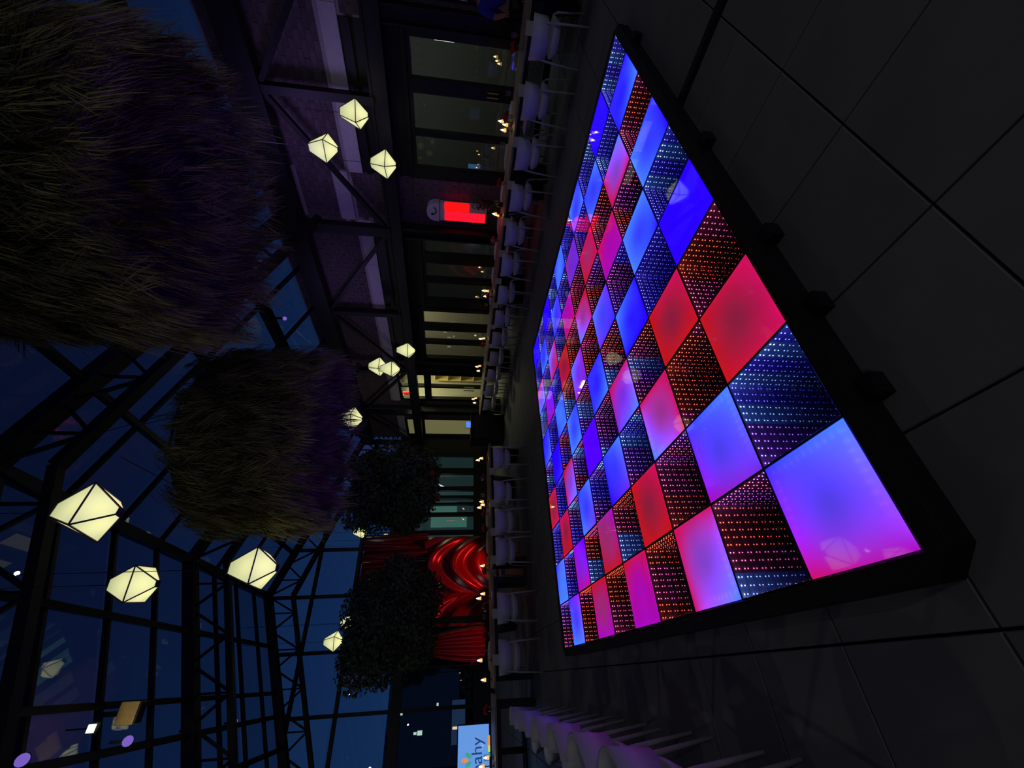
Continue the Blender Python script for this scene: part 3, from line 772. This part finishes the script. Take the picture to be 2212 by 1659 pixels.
for px, py, w, lab, n in ((1082, 262, 'x', 'in front of the first window group', 3), (1068, 462, 'x', 'beside the tall dark bouquet', 2), (1045, 628, 'x', 'in front of the second window group', 3),
                          (1038, 732, 'x', 'in front of the third window group', 2), (1030, 792, 'x', 'left of the third window group', 3), (1022, 862, 'x', 'below the pantry door', 3),
                          (1032, 990, 'y', 'at the right end of the far table', 2), (1035, 1092, 'y', 'in front of the teal windows', 3), (1042, 1217, 'y', 'in front of the red curtain swags', 1),
                          (1034, 1287, 'y', 'left of the red curtain swags', 2), (1036, 1420, 'y', 'left of the curtain end', 1), (1044, 1462, 'y', 'near the grey chair row', 1), (1040, 1648, 'y', 'in front of the blue screen', 2)):
    cluster(px, py, w, lab, n)
wine_me = MB().lathe([(.034, 0), (.034, .003), (.004, .007), (.004, .09), (.02, .10), (.038, .135), (.036, .20), (.033, .20), (.035, .137), (.018, .106), (.001, .10)], n=14).mesh('wine_glass', M_clear, True)
def wineglass(x, y, lab, grp):
    o_ = link('wine_glass', wine_me, None, (x, y, .751)); tag(o_, lab, 'glass', grp)
for k, y in enumerate((.1, .75, 1.5, 2.3, 3.4, 4.3, 5.2, 6.2, 7.3, 8.2)):
    wineglass(7.48, y, 'stemmed wine glass on the brick wall table, %s from the right' % ORD[k], 'wine glasses on the brick wall table')
for k, px in enumerate((1035, 1070, 1195, 1318, 1332, 1408)):
    wineglass(ony(1045, px, 8.2).x, 8.2, 'stemmed wine glass on the far table, %s from the right' % ORD[k], 'wine glasses on the far table')
bloom_me = MB()
for r_, z_ in ((.032, 0), (.024, .016), (.014, .026)):
    for q in range(5):
        a = 2*PI*q/5+r_*40; c = (r_*.45*math.cos(a), r_*.45*math.sin(a), z_)
        bloom_me.ball(c, r_*.75, 6, .8)
bloom_me = bloom_me.mesh('bloom', M_rose, True)
leafm = MB()
for q in range(26):
    a = random.uniform(0, 2*PI); z = random.uniform(.0, .10); r_ = random.uniform(.03, .09); d = Vector((math.cos(a), math.sin(a), random.uniform(-.2, .4)))
    s_ = Vector((-math.sin(a), math.cos(a), 0))*.016; c = Vector((0, 0, z+.06))+d*r_
    leafm.add([c-d*.03, c+s_, c+d*.035, c-s_], [(0,1,2,3)])
leaf_me = leafm.mesh('leaves', M_green)
def bouquet(x, y, lab, nb=5, sc=1.0):
    t = empty('rose_bouquet', (x, y, .75)); tag(t, lab, 'flowers', 'red rose bouquets')
    MB().lathe([(.03*sc, 0), (.038*sc, .05), (.034*sc, .09), (.030*sc, .09), (.03*sc, .01), (.001, .008)], n=12).build('vase', M_clear, t, smooth=True)
    o_ = link('leaves', leaf_me, t); o_.scale = (sc, sc, sc); tag(o_, kind='stuff')
    for q in range(nb):
        a = 2*PI*q/nb+.3; rr = .05*sc if q else 0
        o_ = link('bloom', bloom_me, t, (rr*math.cos(a), rr*math.sin(a), (.125+.02*(q % 2))*sc)); o_.scale = (sc*1.15,)*3
for k, (px, py) in enumerate(((1127, 105), (1105, 252), (1090, 397), (1076, 520), (1060, 640), (1050, 745))):
    p = onx(px, py, 7.6); bouquet(7.6, p.y, 'small bunch of red roses on the brick wall table, %s from the right' % ORD[k])
for k, py in enumerate((1030, 1110, 1140, 1232, 1370, 1532)):
    p = ony(1050, py, 8.3); bouquet(p.x, 8.3, 'small bunch of red roses on the far table, %s from the right' % ORD[k])
# tall dark bouquet before the red light panel
p = onx(1060, 440, 7.8); tb = empty('tall_bouquet', (7.8, p.y, .75)); tag(tb, 'tall dark branching bouquet with red buds in front of the red light panel', 'flowers')
MB().lathe([(.05, 0), (.06, .08), (.04, .16), (.035, .16), (.05, .08), (.001, .01)], n=14).build('vase', M_black, tb, smooth=True)
br = MB(); lf = MB(); rb = random.Random(4)
for q in range(16):
    a = rb.uniform(0, 2*PI); sp = rb.uniform(.05, .24); h = rb.uniform(.35, .72)
    tip = Vector((sp*math.cos(a), sp*math.sin(a), h)); br.tube([(0, 0, .12), tip*.5+Vector((0, 0, .12)), tip], [.005, .004, .002], 5)
    for w in range(16):
        c = Vector((0, 0, .14)).lerp(tip, rb.uniform(.3, 1))+Vector((rb.uniform(-.04, .04), rb.uniform(-.04, .04), rb.uniform(-.03, .03)))
        d = Vector((rb.uniform(-1, 1), rb.uniform(-1, 1), rb.uniform(-.5, 1))).normalized()*.035; s_ = d.cross(Vector((0, 0, 1)))*.5
        lf.add([c-d, c+s_, c+d, c-s_], [(0,1,2,3)])
br.build('branches', M_bark, tb); tag(lf.build('leaves', M_green, tb), kind='stuff')
for q in range(9):
    a = rb.uniform(0, 2*PI); link('bloom', bloom_me, tb, (.13*math.cos(a), .13*math.sin(a), rb.uniform(.2, .5)))

# ================================================================== RED LIGHT PANEL on the pier
rl = empty('light_totem', (9.0, 4.66, 0)); tag(rl, 'white round-topped wall unit with tall glowing red strips on the brick pier', 'wall light')
MB().box((.02, -.20, .98), (.14, .26, 2.03)).build('body', M_white, rl, bevel=.01)
MB().box((.005, -.235, 1.42), (.03, -.02, 2.0)).build('red_strip', M_red_led, rl)
MB().box((.005, .01, 1.02), (.03, .24, 2.0)).build('red_strip', M_red_led2, rl)
MB().box((.0, -.20, 2.03), (.16, .26, 2.12)).build('collar', M_white, rl, bevel=.02)
hd = MB()
for xx in (-.02, .17):
    for q in range(16):
        a = PI*q/15; hd.v.append((xx, .03+.235*math.cos(a)**1 if True else 0, 2.13+.30*math.sin(a)**.6))
hd.f += [(q, q+1, 17+q, 16+q) for q in range(15)] + [tuple(range(16)), tuple(range(16, 32))[::-1], (0, 16, 31, 15)]
hd.build('head', M_white, rl)
MB().tube([(-.03, .10-.02*q*0, 2.2+.02*0) if False else (-.03, -.10+.03*q, 2.20+.02*((q-3)**2)*.35) for q in range(7)], .012, 6).build('curved_mark', M_black, rl)
MB().ball((-.025, .08, 2.30), .03, 8).build('round_mark', M_black, rl)

# ================================================================== interior things behind the glass
def shelf_unit(x, y0, y1, z1, lab, n=4):
    t = empty('shelf_unit', (x, (y0+y1)/2, 0)); tag(t, lab, 'shelves'); h = (y1-y0)/2
    for k in range(n+1): MB().box((-.18, -h, .25+(z1-.3)*k/n), (.18, h, .28+(z1-.3)*k/n)).build('shelf', M_cream, t)
    for s_ in (-h, 0, h): MB().box((-.18, s_-.02, 0), (.18, s_+.02, z1)).build('upright', M_tan, t)
    return t
shelf_unit(11.0, 11.7, 14.2, 2.6, 'cream open shelves stacked with crockery inside the pantry')
crock = MB().lathe([(.03, 0), (.06, .06), (.05, .14), (.02, .16), (.001, .16)], n=8)
rb = random.Random(3)
M_crk = [pbr('crockery_a', (230, 222, 180), .4), pbr('crockery_b', (60, 50, 40), .4), pbr('crockery_c', (170, 140, 60), .5)]
crm = [MB().lathe([(.03, 0), (.06, .06), (.05, .14), (.02, .17), (.001, .17)], n=8).mesh('jar', c, True) for c in M_crk]
for q, y in enumerate([11.8+.19*k for k in range(12)]):
    for sh in (1, 2, 3):
        if rb.random() < .25: continue
        o_ = link('jar', crm[rb.randrange(3)], None, (10.95, y, .28+2.3*sh/4)); tag(o_, 'small jar on the %s pantry shelf behind the glass door, place %s from the right' % (('lower', 'middle', 'upper')[sh-1], ORD[q]), 'jar', 'jars on the pantry shelves')
cb = empty('wall_cabinet', (11.6, 8.6, 0)); tag(cb, 'cream wall cabinet inside behind the third window group', 'cabinet')
MB().box((-.3, -.5, 1.75), (.3, .2, 3.2)).build('body', M_cream, cb); MB().box((-.32, -.49, 1.8), (-.3, .18, 3.1)).build('door', M_tan, cb)
for k, (y, z, c) in enumerate(((9.3, 2.75, M_warm), (10.2, 2.75, M_warm), (9.95, 2.2, M_tube), (8.9, 1.95, M_warm))):
    o_ = MB().cbox((0, 0, 0), (.06, .28 if c is M_warm else .5, .16 if k < 2 else .06)).build('lit_fitting', c, None, (11.9, y, z)); tag(o_, 'small bright light fitting seen through the third window group, %s from the right' % ORD[(3, 2, 1, 0).index(k) if False else k], 'light fitting', 'lights behind the third windows')
tvp = onx(1020, 536, 12.5)
tv = empty('wall_screen', tvp); tag(tv, 'small light blue screen seen through the second window group', 'screen')
MB().cbox((0.03, 0, 0), (.05, .92, .34)).build('bezel', M_black, tv); MB().cbox((0, 0, 0), (.02, .86, .30)).build('display', emit('blue_display', (92, 150, 225), 1.0), tv)
tlp = onx(960, 87, 11.6)
tag(MB().tube([tlp+Vector((0, 0, -.22)), tlp+Vector((0, 0, .22))], .02, 8).build('tube_lamp', M_tube), 'thin vertical tube lamp inside the first window', 'lamp')

# ================================================================== HANGING GRASS
def grass_cloud(c, R_, ztop, zbot, n, lab, seed, L0=.30, wd=.004):
    rg = random.Random(seed)
    t = empty('hanging_grass', c); tag(t, lab, 'hanging decoration', 'hanging bells of dried grass')
    m = MB(); nz_ = 10; na = 28
    for k in range(nz_+1):
        f_ = k/nz_; z = zbot+.25+(ztop-.06-zbot-.25)*f_
        rad = (R_-.16)*(1 if f_ < .9 else math.sqrt(max(0.02, 1-((f_-.9)/.1)**2*.5)))
        for q in range(na):
            a = 2*PI*q/na; w = 1+.06*noise.noise(Vector((math.cos(a)*2, math.sin(a)*2, z*2+seed)))
            m.v.append((rad*w*math.cos(a), rad*w*math.sin(a), z-c.z))
    for k in range(nz_):
        for q in range(na): m.f.append((k*na+q, k*na+(q+1) % na, (k+1)*na+(q+1) % na, (k+1)*na+q))
    m.f.append(tuple(range(na))[::-1]); m.f.append(tuple(nz_*na+q for q in range(na)))
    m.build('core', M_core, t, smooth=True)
    g_ = MB(); tone = []
    per = 11
    for _ in range(n//per):
        a0 = rg.uniform(0, 2*PI); top_ = rg.random() < .12; low = rg.random() < .22; f_ = rg.random()
        z0 = zbot+.1+(ztop-zbot-.1)*f_; rad0 = R_-.15+rg.uniform(-.04, .07)
        if top_: rad0 *= math.sqrt(rg.random()); z0 = ztop-.04
        if low: rad0 = (R_-.08)*math.sqrt(rg.random()); z0 = zbot+.40
        if f_ > .9: rad0 *= math.sqrt(max(.3, 1-((f_-.9)/.1)**2*.45))
        cl_ = noise.noise(Vector((a0*3, z0*5, seed)))
        tsw = rg.uniform(-.75, .75)+cl_*1.2; tout = rg.uniform(.1, .9)+.5*cl_; tl_ = L0*rg.uniform(.75, 1.35); br_ = rg.uniform(.45, 1.25)
        for _k in range(per):
            a = a0+rg.gauss(0, .025)/max(.3, rad0); z = z0+rg.gauss(0, .05); rad = rad0+rg.gauss(0, .02)
            o_ = Vector((math.cos(a), math.sin(a), 0)); tn = Vector((-o_.y, o_.x, 0))
            p0 = o_*rad+Vector((0, 0, z-c.z)); ln = tl_*rg.uniform(.7, 1.15)
            out_ = tout+rg.uniform(-.15, .2); sw = tsw+rg.uniform(-.25, .25)
            p1 = p0+(o_*out_*.6+tn*sw*.55+Vector((0, 0, -.55)))*ln*.6
            p2 = p1+(o_*out_*.25+tn*sw*.55+Vector((0, 0, -.9)))*ln*.55
            w = wd*rg.uniform(.7, 1.5); s_ = (tn*math.cos(sw*3)+o_*math.sin(sw*3))
            g_.add([p0-s_*w*.6, p0+s_*w*.6, p1-s_*w, p1+s_*w, p2], [(0,1,3,2),(2,3,4)])
            low_f = max(0, 1-(z-zbot)/((ztop-zbot)*.55)); kk = br_*(.75+.9*low_f)  # lower drum paler: light from below put into the strand colour
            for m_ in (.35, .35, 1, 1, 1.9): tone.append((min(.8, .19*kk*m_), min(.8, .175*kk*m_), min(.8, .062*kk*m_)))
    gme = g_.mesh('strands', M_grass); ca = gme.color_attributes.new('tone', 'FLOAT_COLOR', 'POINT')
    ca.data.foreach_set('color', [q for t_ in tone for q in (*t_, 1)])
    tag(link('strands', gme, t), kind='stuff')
    # hoop and hanging wires
    MB().tube([(R_*.75*math.cos(q*PI/12), R_*.75*math.sin(q*PI/12), ztop-c.z-.05) for q in range(25)], .015, 6).build('hoop', M_steel, t)
    for q in range(3):
        a = q*2*PI/3+.4
        MB().tube([(R_*.75*math.cos(a), R_*.75*math.sin(a), ztop-c.z-.05), (R_*.2*math.cos(a), R_*.2*math.sin(a), ztop-c.z+1.1)], .005, 5).build('wire', M_steel, t)
c2 = at(560, 950, 5.6); zt2 = at(368, 950, 4.7).z; zb2 = at(742, 950, 6.3).z
grass_cloud(Vector((c2.x, c2.y, c2.z)), 1.22, zt2, zb2, 32000, 'pale drum of dried grass hanging in the middle of the hall', 5, L0=.30, wd=.0042)
c1 = at(200, 425, 3.9); zt1 = at(-150, 400, 3.6).z; zb1 = at(560, 430, 5.1).z
grass_cloud(Vector((c1.x, c1.y, c1.z)), 1.38, zt1, zb1, 36000, 'larger dark drum of dried grass hanging nearer, on the upper right', 9, L0=.38, wd=.0045)

# ================================================================== TREES
def tree(base, crown_c, rad, n, lab, seed, trunk_r=.07):
    rg = random.Random(seed); t = empty('indoor_tree', base); tag(t, lab, 'tree', 'dark indoor trees')
    cc = Vector(crown_c)-Vector(base)
    MB().tube([(0, 0, .3), (cc.x*.3, cc.y*.3, cc.z*.5), cc], [trunk_r, trunk_r*.8, trunk_r*.3], 8).build('trunk', M_bark, t, smooth=True)
    for q in range(7):
        a = 2*PI*q/7; tip = cc+Vector((rad[0]*.7*math.cos(a), rad[1]*.7*math.sin(a), rad[2]*rg.uniform(-.3, .6)))
        MB().tube([cc*.8, (cc*.85+tip)/1.85, tip], [.03, .02, .008], 6).build('branch', M_bark, t)
    lf = MB(); blobs = [(cc+Vector((rad[0]*rg.uniform(-.6, .6), rad[1]*rg.uniform(-.6, .6), rad[2]*rg.uniform(-.65, .65))), rg.uniform(.32, .5)) for _ in range(26)]
    blobs.append((cc, .75))
    for _ in range(n):
        bc, br_ = blobs[rg.randrange(len(blobs))]
        d = Vector((rg.gauss(0, 1), rg.gauss(0, 1), rg.gauss(0, 1))).normalized()
        c = bc+Vector((d.x*rad[0], d.y*rad[1], d.z*rad[2]))*br_*rg.uniform(.7, 1.05)
        u = Vector((rg.gauss(0, 1), rg.gauss(0, 1), rg.gauss(0, 1))).normalized()*.055; v = u.cross(d).normalized()*.030
        lf.add([c-u, c+v, c+u, c-v], [(0,1,2,3)])
    tag(lf.build('leaves', M_green, t), kind='stuff')
    MB().lathe([(.001, 0), (.28, 0), (.34, .5), (.30, .5), (.28, .42), (.001, .42)], n=20).build('planter', M_black, t, smooth=True)
pA = at(850, 1055, 10.8); pB = at(845, 1345, 9.7)
tree((pA.x, pA.y, 0), pA, (1.25, 1.1, 1.2), 22000, 'round dark-leaved tree between the hanging grass and the teal windows', 2)
tree((pB.x, pB.y, 0), (pB.x, pB.y, pB.z), (1.35, 1.1, 1.1), 26000, 'broad dark-leaved tree in front of the red curtain', 6, .09)
for k, (px, py) in enumerate(((934, 1022), (946, 1071))):
    p = at(px, py, 9.6); t = empty('red_bauble', p); tag(t, 'red ball ornament hanging at the right tree, %s one' % ('upper right', 'lower left')[k], 'ornament', 'red ball ornaments')
    MB().ball((0, 0, 0), .06, 14).build('ball', M_rose, t, smooth=True); MB().tube([(0, 0, .06), (0, 0, .55)], .002, 4).build('string', M_black, t)

# ================================================================== RED CURTAIN
cu = empty('red_curtain', (0, 12.0, 0)); tag(cu, 'tall draped red satin curtain with deep swags at the far end', 'curtain')
def drape(x0, x1, z0, z1, name, fn, nx=70, nz_=60):
    m = MB()
    for a in range(nz_+1):
        for b in range(nx+1):
            u, v = b/nx, a/nz_; x = x0+(x1-x0)*u; z = z0+(z1-z0)*v
            dx, dy, dz = fn(u, v); m.v.append((x+dx, dy, z+dz))
    for a in range(nz_):
        for b in range(nx): k = a*(nx+1)+b; m.f.append((k, k+1, k+nx+2, k+nx+1))
    o_ = m.build(name, M_curtain, cu, smooth=True)
    so = o_.modifiers.new('thick', 'SOLIDIFY'); so.thickness = .006
    return o_
drape(.95, 3.45, 2.3, 4.15, 'upper_panel', lambda u, v: (0, .07*math.sin(u*30+2*v)+.04*math.sin(u*71), 0))
def swag(u, v):   # gathered at upper corners, hanging loops between
    k = 4*u*(1-u)
    s_ = 1-v
    return (0, -.12*k+.075*math.sin((s_*2.2+k*1.15)*9)*(.25+k), -.28*k*(1-.3*v))
drape(1.75, 3.35, .35, 2.5, 'swag', swag)
drape(.95, 1.8, .35, 2.5, 'swag', lambda u, v: swag(u*.55+.45, v))
drape(.1, .95, .6, 2.35, 'tied_panel', lambda u, v: ((u-.5)*-.55*v*v, .05*math.sin(u*26), 0))
MB().tube([(0, 0, 4.18), (3.5, 0, 4.18)], .02, 8).build('rail', M_steel, cu)
for x in (.05, .95, 3.5): MB().tube([(x, .05, 0), (x, .05, 4.18)], .018, 8).build('upright', M_steel, cu)
spot('curtain_spot', (2.5, 10.9, .3), (2.4, 12, 1.4), 62, (1, .02, .02), 75)
spot('curtain_spot', (.5, 10.9, .3), (.6, 12, 1.4), 28, (1, .02, .02), 70)

# ================================================================== SCREEN
sp = ony(1022, 1640, 9.6)
sc = empty('presentation_screen', (sp.x, 9.6, 0)); tag(sc, 'bright blue presentation screen with dark serif lettering at the left end', 'screen')
cxp = ony(1022, 1566, 9.6); x_r = cxp.x - sp.x
zt_s = ony(990, 1566, 9.6).z; zb_s = ony(1056, 1566, 9.6).z
SW = 1.62
MB().box((x_r-SW, 0, zb_s), (x_r, .03, zt_s)).build('display', emit('sky_blue_display', (98, 150, 222), 1.0), sc)
for a, b in (((x_r-SW-.02, .0, zb_s-.02), (x_r+.02, .06, zb_s)), ((x_r-SW-.02, 0, zt_s), (x_r+.02, .06, zt_s+.02)), ((x_r, 0, zb_s), (x_r+.02, .06, zt_s)), ((x_r-SW-.02, 0, zb_s), (x_r-SW, .06, zt_s))):
    MB().box(a, b).build('bezel', M_black, sc)
YROT = Matrix(((1, 0, 0, 0), (0, 0, 1, 0), (0, 1, 0, 0), (0, 0, 0, 1)))
YROT = Matrix(((1, 0, 0, 0), (0, 0, -1, 0), (0, 1, 0, 0), (0, 0, 0, 1)))
M_navy = emit('navy_letters', (20, 62, 120), 1.0); M_leafg = emit('screen_green', (60, 160, 130), 1.0); M_orange = emit('screen_orange', (230, 140, 70), 1.0); M_lime = emit('screen_lime', (190, 215, 100), 1.0)
te = text_mesh('Leahy', .30, .001); te.transform(YROT); te.materials.clear(); te.materials.append(M_navy)
fnt = None
xr = max(v.co.x for v in te.vertices)
tr_ = ony(1030, 1592, 9.59).x - sp.x
link('lettering', te, sc, (tr_-xr, -.006, ony(1031, 1610, 9.6).z))
tu = text_mesh('up', .11, .001); tu.transform(YROT); tu.materials.clear(); tu.materials.append(emit('pale_letters', (140, 180, 235), 1.0))
link('lettering', tu, sc, (ony(1040, 1612, 9.6).x-sp.x, -.006, ony(1040, 1612, 9.6).z))
lp = ony(1014, 1642, 9.6)
for k, (dx, dz, rot, mt) in enumerate(((.07, .02, .5, M_leafg), (-.06, .02, -.5, M_leafg), (0, .09, 0, M_orange))):
    m = MB(); vs = []
    for q in range(12):
        a = 2*PI*q/12; x_, z_ = .032*math.cos(a), .07*math.sin(a); vs.append((x_*math.cos(rot)+z_*math.sin(rot), 0, z_*math.cos(rot)-x_*math.sin(rot)))
    m.add(vs, [tuple(range(12))]); m.build('leaf_mark', mt, sc, (lp.x-sp.x+dx, -.007, lp.z+dz))
bz = ony(1057.5, 1600, 9.6).z
for a, b, mt in ((1588, 1610, M_orange), (1610, 1624, M_lime), (1626, 1637, M_leafg)):
    xa, xb = ony(1058, a, 9.6).x-sp.x, ony(1058, b, 9.6).x-sp.x
    MB().box((xb, -.004, bz-.01), (xa, 0.02, bz+.035)).build('colour_bar', mt, sc)
MB().box((x_r-.5, .05, 0), (x_r-.4, .12, zb_s)).build('stand', M_black, sc); MB().box((x_r-.75, -.15, 0), (x_r-.15, .3, .03)).build('foot', M_black, sc)

# ================================================================== host stand with tablet at the corner
hp = onz(1062, 905, .05)
tabp = ony(1012, 917, 10.75)
hs = empty('service_counter', (tabp.x-.05, 10.9, 0)); tag(hs, 'dark counter with a small tablet between the two long tables', 'counter')
MB().box((-.5, -.3, 0), (.36, .3, 1.05)).build('body', M_black, hs, bevel=.01); MB().box((-.55, -.34, 1.05), (.4, .34, 1.09)).build('top', M_steel, hs)
tp = onz(1013, 917, 1.2)
tabp = ony(1012, 917, 10.75)
tb_ = empty('tablet', (tabp.x, 10.75, 1.09)); tag(tb_, 'small bright blue tablet standing on the dark counter', 'tablet')
z_ = tabp.z-1.09
MB().box((-.12, .01, z_-.10), (.12, .03, z_+.10)).build('case', M_black, tb_); MB().box((-.11, 0, z_-.09), (.11, .01, z_+.09)).build('display', emit('tablet_display', (90, 130, 225), 1.1), tb_)
MB().box((-.02, .02, 0), (.02, .05, max(.02, z_))).build('stand', M_black, tb_)

# ================================================================== purple lamps on the beams, ceiling box
for k, (px, py, pl, v, r_) in enumerate(((560, 563, 'x', 7.3, .05), (615, 688, 'x', 7.3, .05), (48, 1642, 'y', 5.4, .06), (276, 1601, 'y', 8.0, .07), (415, 1578, 'y', 11.2, .08), (506, 1561, 'y', 14, .09))):
    p = onx(px, py, v) if pl == 'x' else ony(px, py, v)
    t = empty('uplight', p); tag(t, 'small purple-glowing spotlight clamped to the %s beam, %s from the front' % (('right roof', 'left aisle')[pl == 'y'], ORD[k if pl == 'x' and k else (k-2 if pl == 'y' else 0)]), 'spotlight', 'purple spotlights')
    d = (CAM-p).normalized()
    MB().tube([-d*.12, d*.0], r_*1.15, 12).build('can', M_black, t); MB().tube([d*.001, d*.006], r_, 12).build('lens', M_purple, t)
    MB().box((-.02, -.02, .03), (.02, .02, .25)).build('clamp', M_steel, t)
bp = ony(282, 1540, 8.0)
cb = empty('duct_box', bp); tag(cb, 'tan sheet-metal box hung under the left aisle roof', 'duct box')
MB().cbox((0, 0, 0), (.30, .2, .27)).build('casing', M_tan, cb, bevel=.008)
MB().cbox((0, 0, .30), (.07, .07, .34)).build('hanger', M_steel, cb); MB().cbox((0, .01, -.145), (.27, .17, .02)).build('lid', M_steel, cb)

wp = ony(197, 1574, 7.2)
wl = empty('work_lamp', wp); tag(wl, 'small white work lamp beside the tan box under the left roof', 'lamp')
MB().cbox((0, 0, 0), (.10, .05, .08)).build('lens', M_tube, wl); MB().cbox((0, .05, .01), (.13, .06, .11)).build('housing', M_black, wl); MB().cbox((0, .05, .2), (.02, .02, .3)).build('arm', M_steel, wl)
spot('work_lamp_beam', (wp.x, wp.y-.1, wp.z-.1), bp, 6, (1, .86, .55), 60)

# ================================================================== PERSON at the right end of the brick wall table
def skin_fig(name, mat, verts, edges, rad, parent, sub=2):
    me = bpy.data.meshes.new(name); me.from_pydata(verts, edges, []); me.materials.append(mat)
    o_ = link(name, me, parent); sk = o_.modifiers.new('skin', 'SKIN'); me.skin_vertices.new() if not me.skin_vertices else None
    for k, v in enumerate(me.skin_vertices[0].data): v.radius = rad[k]; v.use_root = (k == 0)
    sk.use_smooth_shade = True
    ss = o_.modifiers.new('sub', 'SUBSURF'); ss.levels = sub; ss.render_levels = sub
    return o_
pp = onx(1000, -12, 8.55)
pe = empty('person', (8.62, pp.y, 0), PI/2+.3); tag(pe, 'person in a blue top and white cap standing behind the brick wall table', 'person')
V = [(0,0,.92),(0,.02,1.12),(0,.05,1.33),(0,.07,1.45),(0,.09,1.53),(0,.11,1.60),(0,.11,1.67),
     (.17,.06,1.38),(.24,.10,1.14),(.20,.30,.99),(-.17,.06,1.38),(-.24,.12,1.14),(-.16,.32,1.0),
     (.10,0,.86),(.11,.02,.48),(.11,-.02,.08),(.11,.10,.04),(-.10,0,.86),(-.11,.02,.48),(-.11,-.02,.08),(-.11,.10,.04)]
Ed = [(0,1),(1,2),(2,3),(3,4),(4,5),(5,6),(2,7),(7,8),(8,9),(2,10),(10,11),(11,12),(0,13),(13,14),(14,15),(15,16),(0,17),(17,18),(18,19),(19,20)]
Rd = [(.15,.11),(.14,.10),(.16,.11),(.06,.06),(.055,.06),(.085,.095),(.08,.09),(.065,.06),(.045,.045),(.032,.03),(.065,.06),(.045,.045),(.032,.03),
      (.09,.09),(.06,.06),(.04,.04),(.04,.03),(.09,.09),(.06,.06),(.04,.04),(.04,.03)]
skin_fig('body', M_skin, V, Ed, Rd, pe)
def sc_r(idx, k): return [(Rd[i][0]*k, Rd[i][1]*k) for i in idx]
ids = [0,1,2,7,8,10,11]; mp = {a: b for b, a in enumerate(ids)}
skin_fig('blue_top', M_bluecloth, [V[i] for i in ids], [(mp[a], mp[b]) for a, b in Ed if a in mp and b in mp], sc_r(ids, 1.16), pe)
ids = [0,13,14,15,17,18,19]; mp = {a: b for b, a in enumerate(ids)}
skin_fig('trousers', M_black, [V[i] for i in ids], [(mp[a], mp[b]) for a, b in Ed if a in mp and b in mp], sc_r(ids, 1.2), pe)
MB().lathe([(.098, 1.64), (.102, 1.69), (.085, 1.755), (.05, 1.785), (.001, 1.79)], (0, .10, 0), 16).build('white_cap', M_white, pe, smooth=True)
MB().lathe([(.075, 1.44), (.082, 1.48), (.07, 1.52)], (0, .075, 0), 14).build('red_scarf', M_redcloth, pe, smooth=True)
fc = MB()
fc.ball((.032, .195, 1.635), .012, 8); fc.ball((-.032, .195, 1.635), .012, 8); fc.build('eyes', M_black, pe)
MB().tube([(0, .195, 1.63), (0, .225, 1.60)], [.010, .016], 8).build('nose', M_skin, pe); MB().cbox((0, .198, 1.565), (.045, .012, .010)).build('mouth', M_redcloth, pe)
for s_ in (-1, 1):
    MB().ball((s_*.09, .10, 1.62), .022, 8).build('ear', M_skin, pe)
    hx, hy, hz = (.20 if s_ > 0 else -.16), (.33 if s_ > 0 else .35), (.985 if s_ > 0 else .99)
    hb = MB(); hb.cbox((hx, hy+.02, hz), (.075, .085, .028))
    for q in range(4):
        fx = hx-.028+.019*q; ln = (.06, .075, .07, .055)[q]
        hb.tube([(fx, hy+.06, hz), (fx, hy+.06+ln*.6, hz-.006), (fx, hy+.06+ln, hz-.028)], [.009, .0085, .007], 6)
    hb.tube([(hx-s_*.035, hy, hz), (hx-s_*.065, hy+.03, hz-.005), (hx-s_*.07, hy+.06, hz-.02)], [.011, .010, .008], 6)
    hb.build('hand', M_skin, pe, smooth=True)

# ================================================================== distant building beyond the glass
db = empty('distant_building', (-6, 34, 0)); tag(db, 'dark distant building with scattered lit windows beyond the glass end wall', 'building')
MB().box((-12, 0, 0), (9, 8, 5.2)).build('wall', M_black, db); MB().box((-12, -.2, 5.2), (9, 8, 5.4)).build('roof', M_black, db)
rb = random.Random(12)
M_far1 = emit('far_window_a', (190, 220, 200), 1.0); M_far2 = emit('far_window_b', (255, 210, 150), 1.0)
for q in range(26):
    x, z = rb.uniform(-9, 8.5), rb.uniform(.8, 4.9); MB().cbox((x, -.03, z), (rb.uniform(.1, .35), .04, rb.uniform(.12, .4))).build('window', M_far1 if q % 3 else M_far2, db)

# ================================================================== purple wall wash, added fill lights, glow-blocking building
for k, (y0, pw) in enumerate(((3.0, 9.0), (7.5, 6.5))):
    a_ = area('purple_wall_wash', (7.2, y0, 5.0), .5, pw, (.42, .26, 1.0)); d = Vector((9.2, y0, 4.0))-Vector((7.2, y0, 5.0))
    a_.rotation_euler = d.to_track_quat('-Z', 'Y').to_euler()
for p_, e_ in (((-2.6, -3.2, 4.2), 20), ((1.0, -5.5, 2.4), 44), ((6.6, -4.5, 3.0), 14), ((-4.4, 4.0, 3.6), 18), ((6.0, 12.5, 4.6), 14), ((-3.0, 11.0, 4.6), 16)):  # unseen neutral points added to brighten the hall
    l = bpy.data.lights.new('hall_lamp', 'POINT'); l.energy = e_; l.color = (1, .95, .86); l.shadow_soft_size = .05
    o_ = bpy.data.objects.new('hall_lamp', l); col.objects.link(o_); o_.location = p_
nb = empty('neighbour_building', (-22, 10, 0)); tag(nb, 'dark neighbouring building beyond the left glass wall', 'building')
MB().box((-6, -40, -.1), (0, 50, 8)).build('wall', M_black, nb); MB().box((-6.2, -40, 8), (.2, 50, 8.3)).build('roof', M_black, nb)  # unseen mass, added so its dark bulk blocks the horizon glow

print('objects', len(bpy.data.objects))
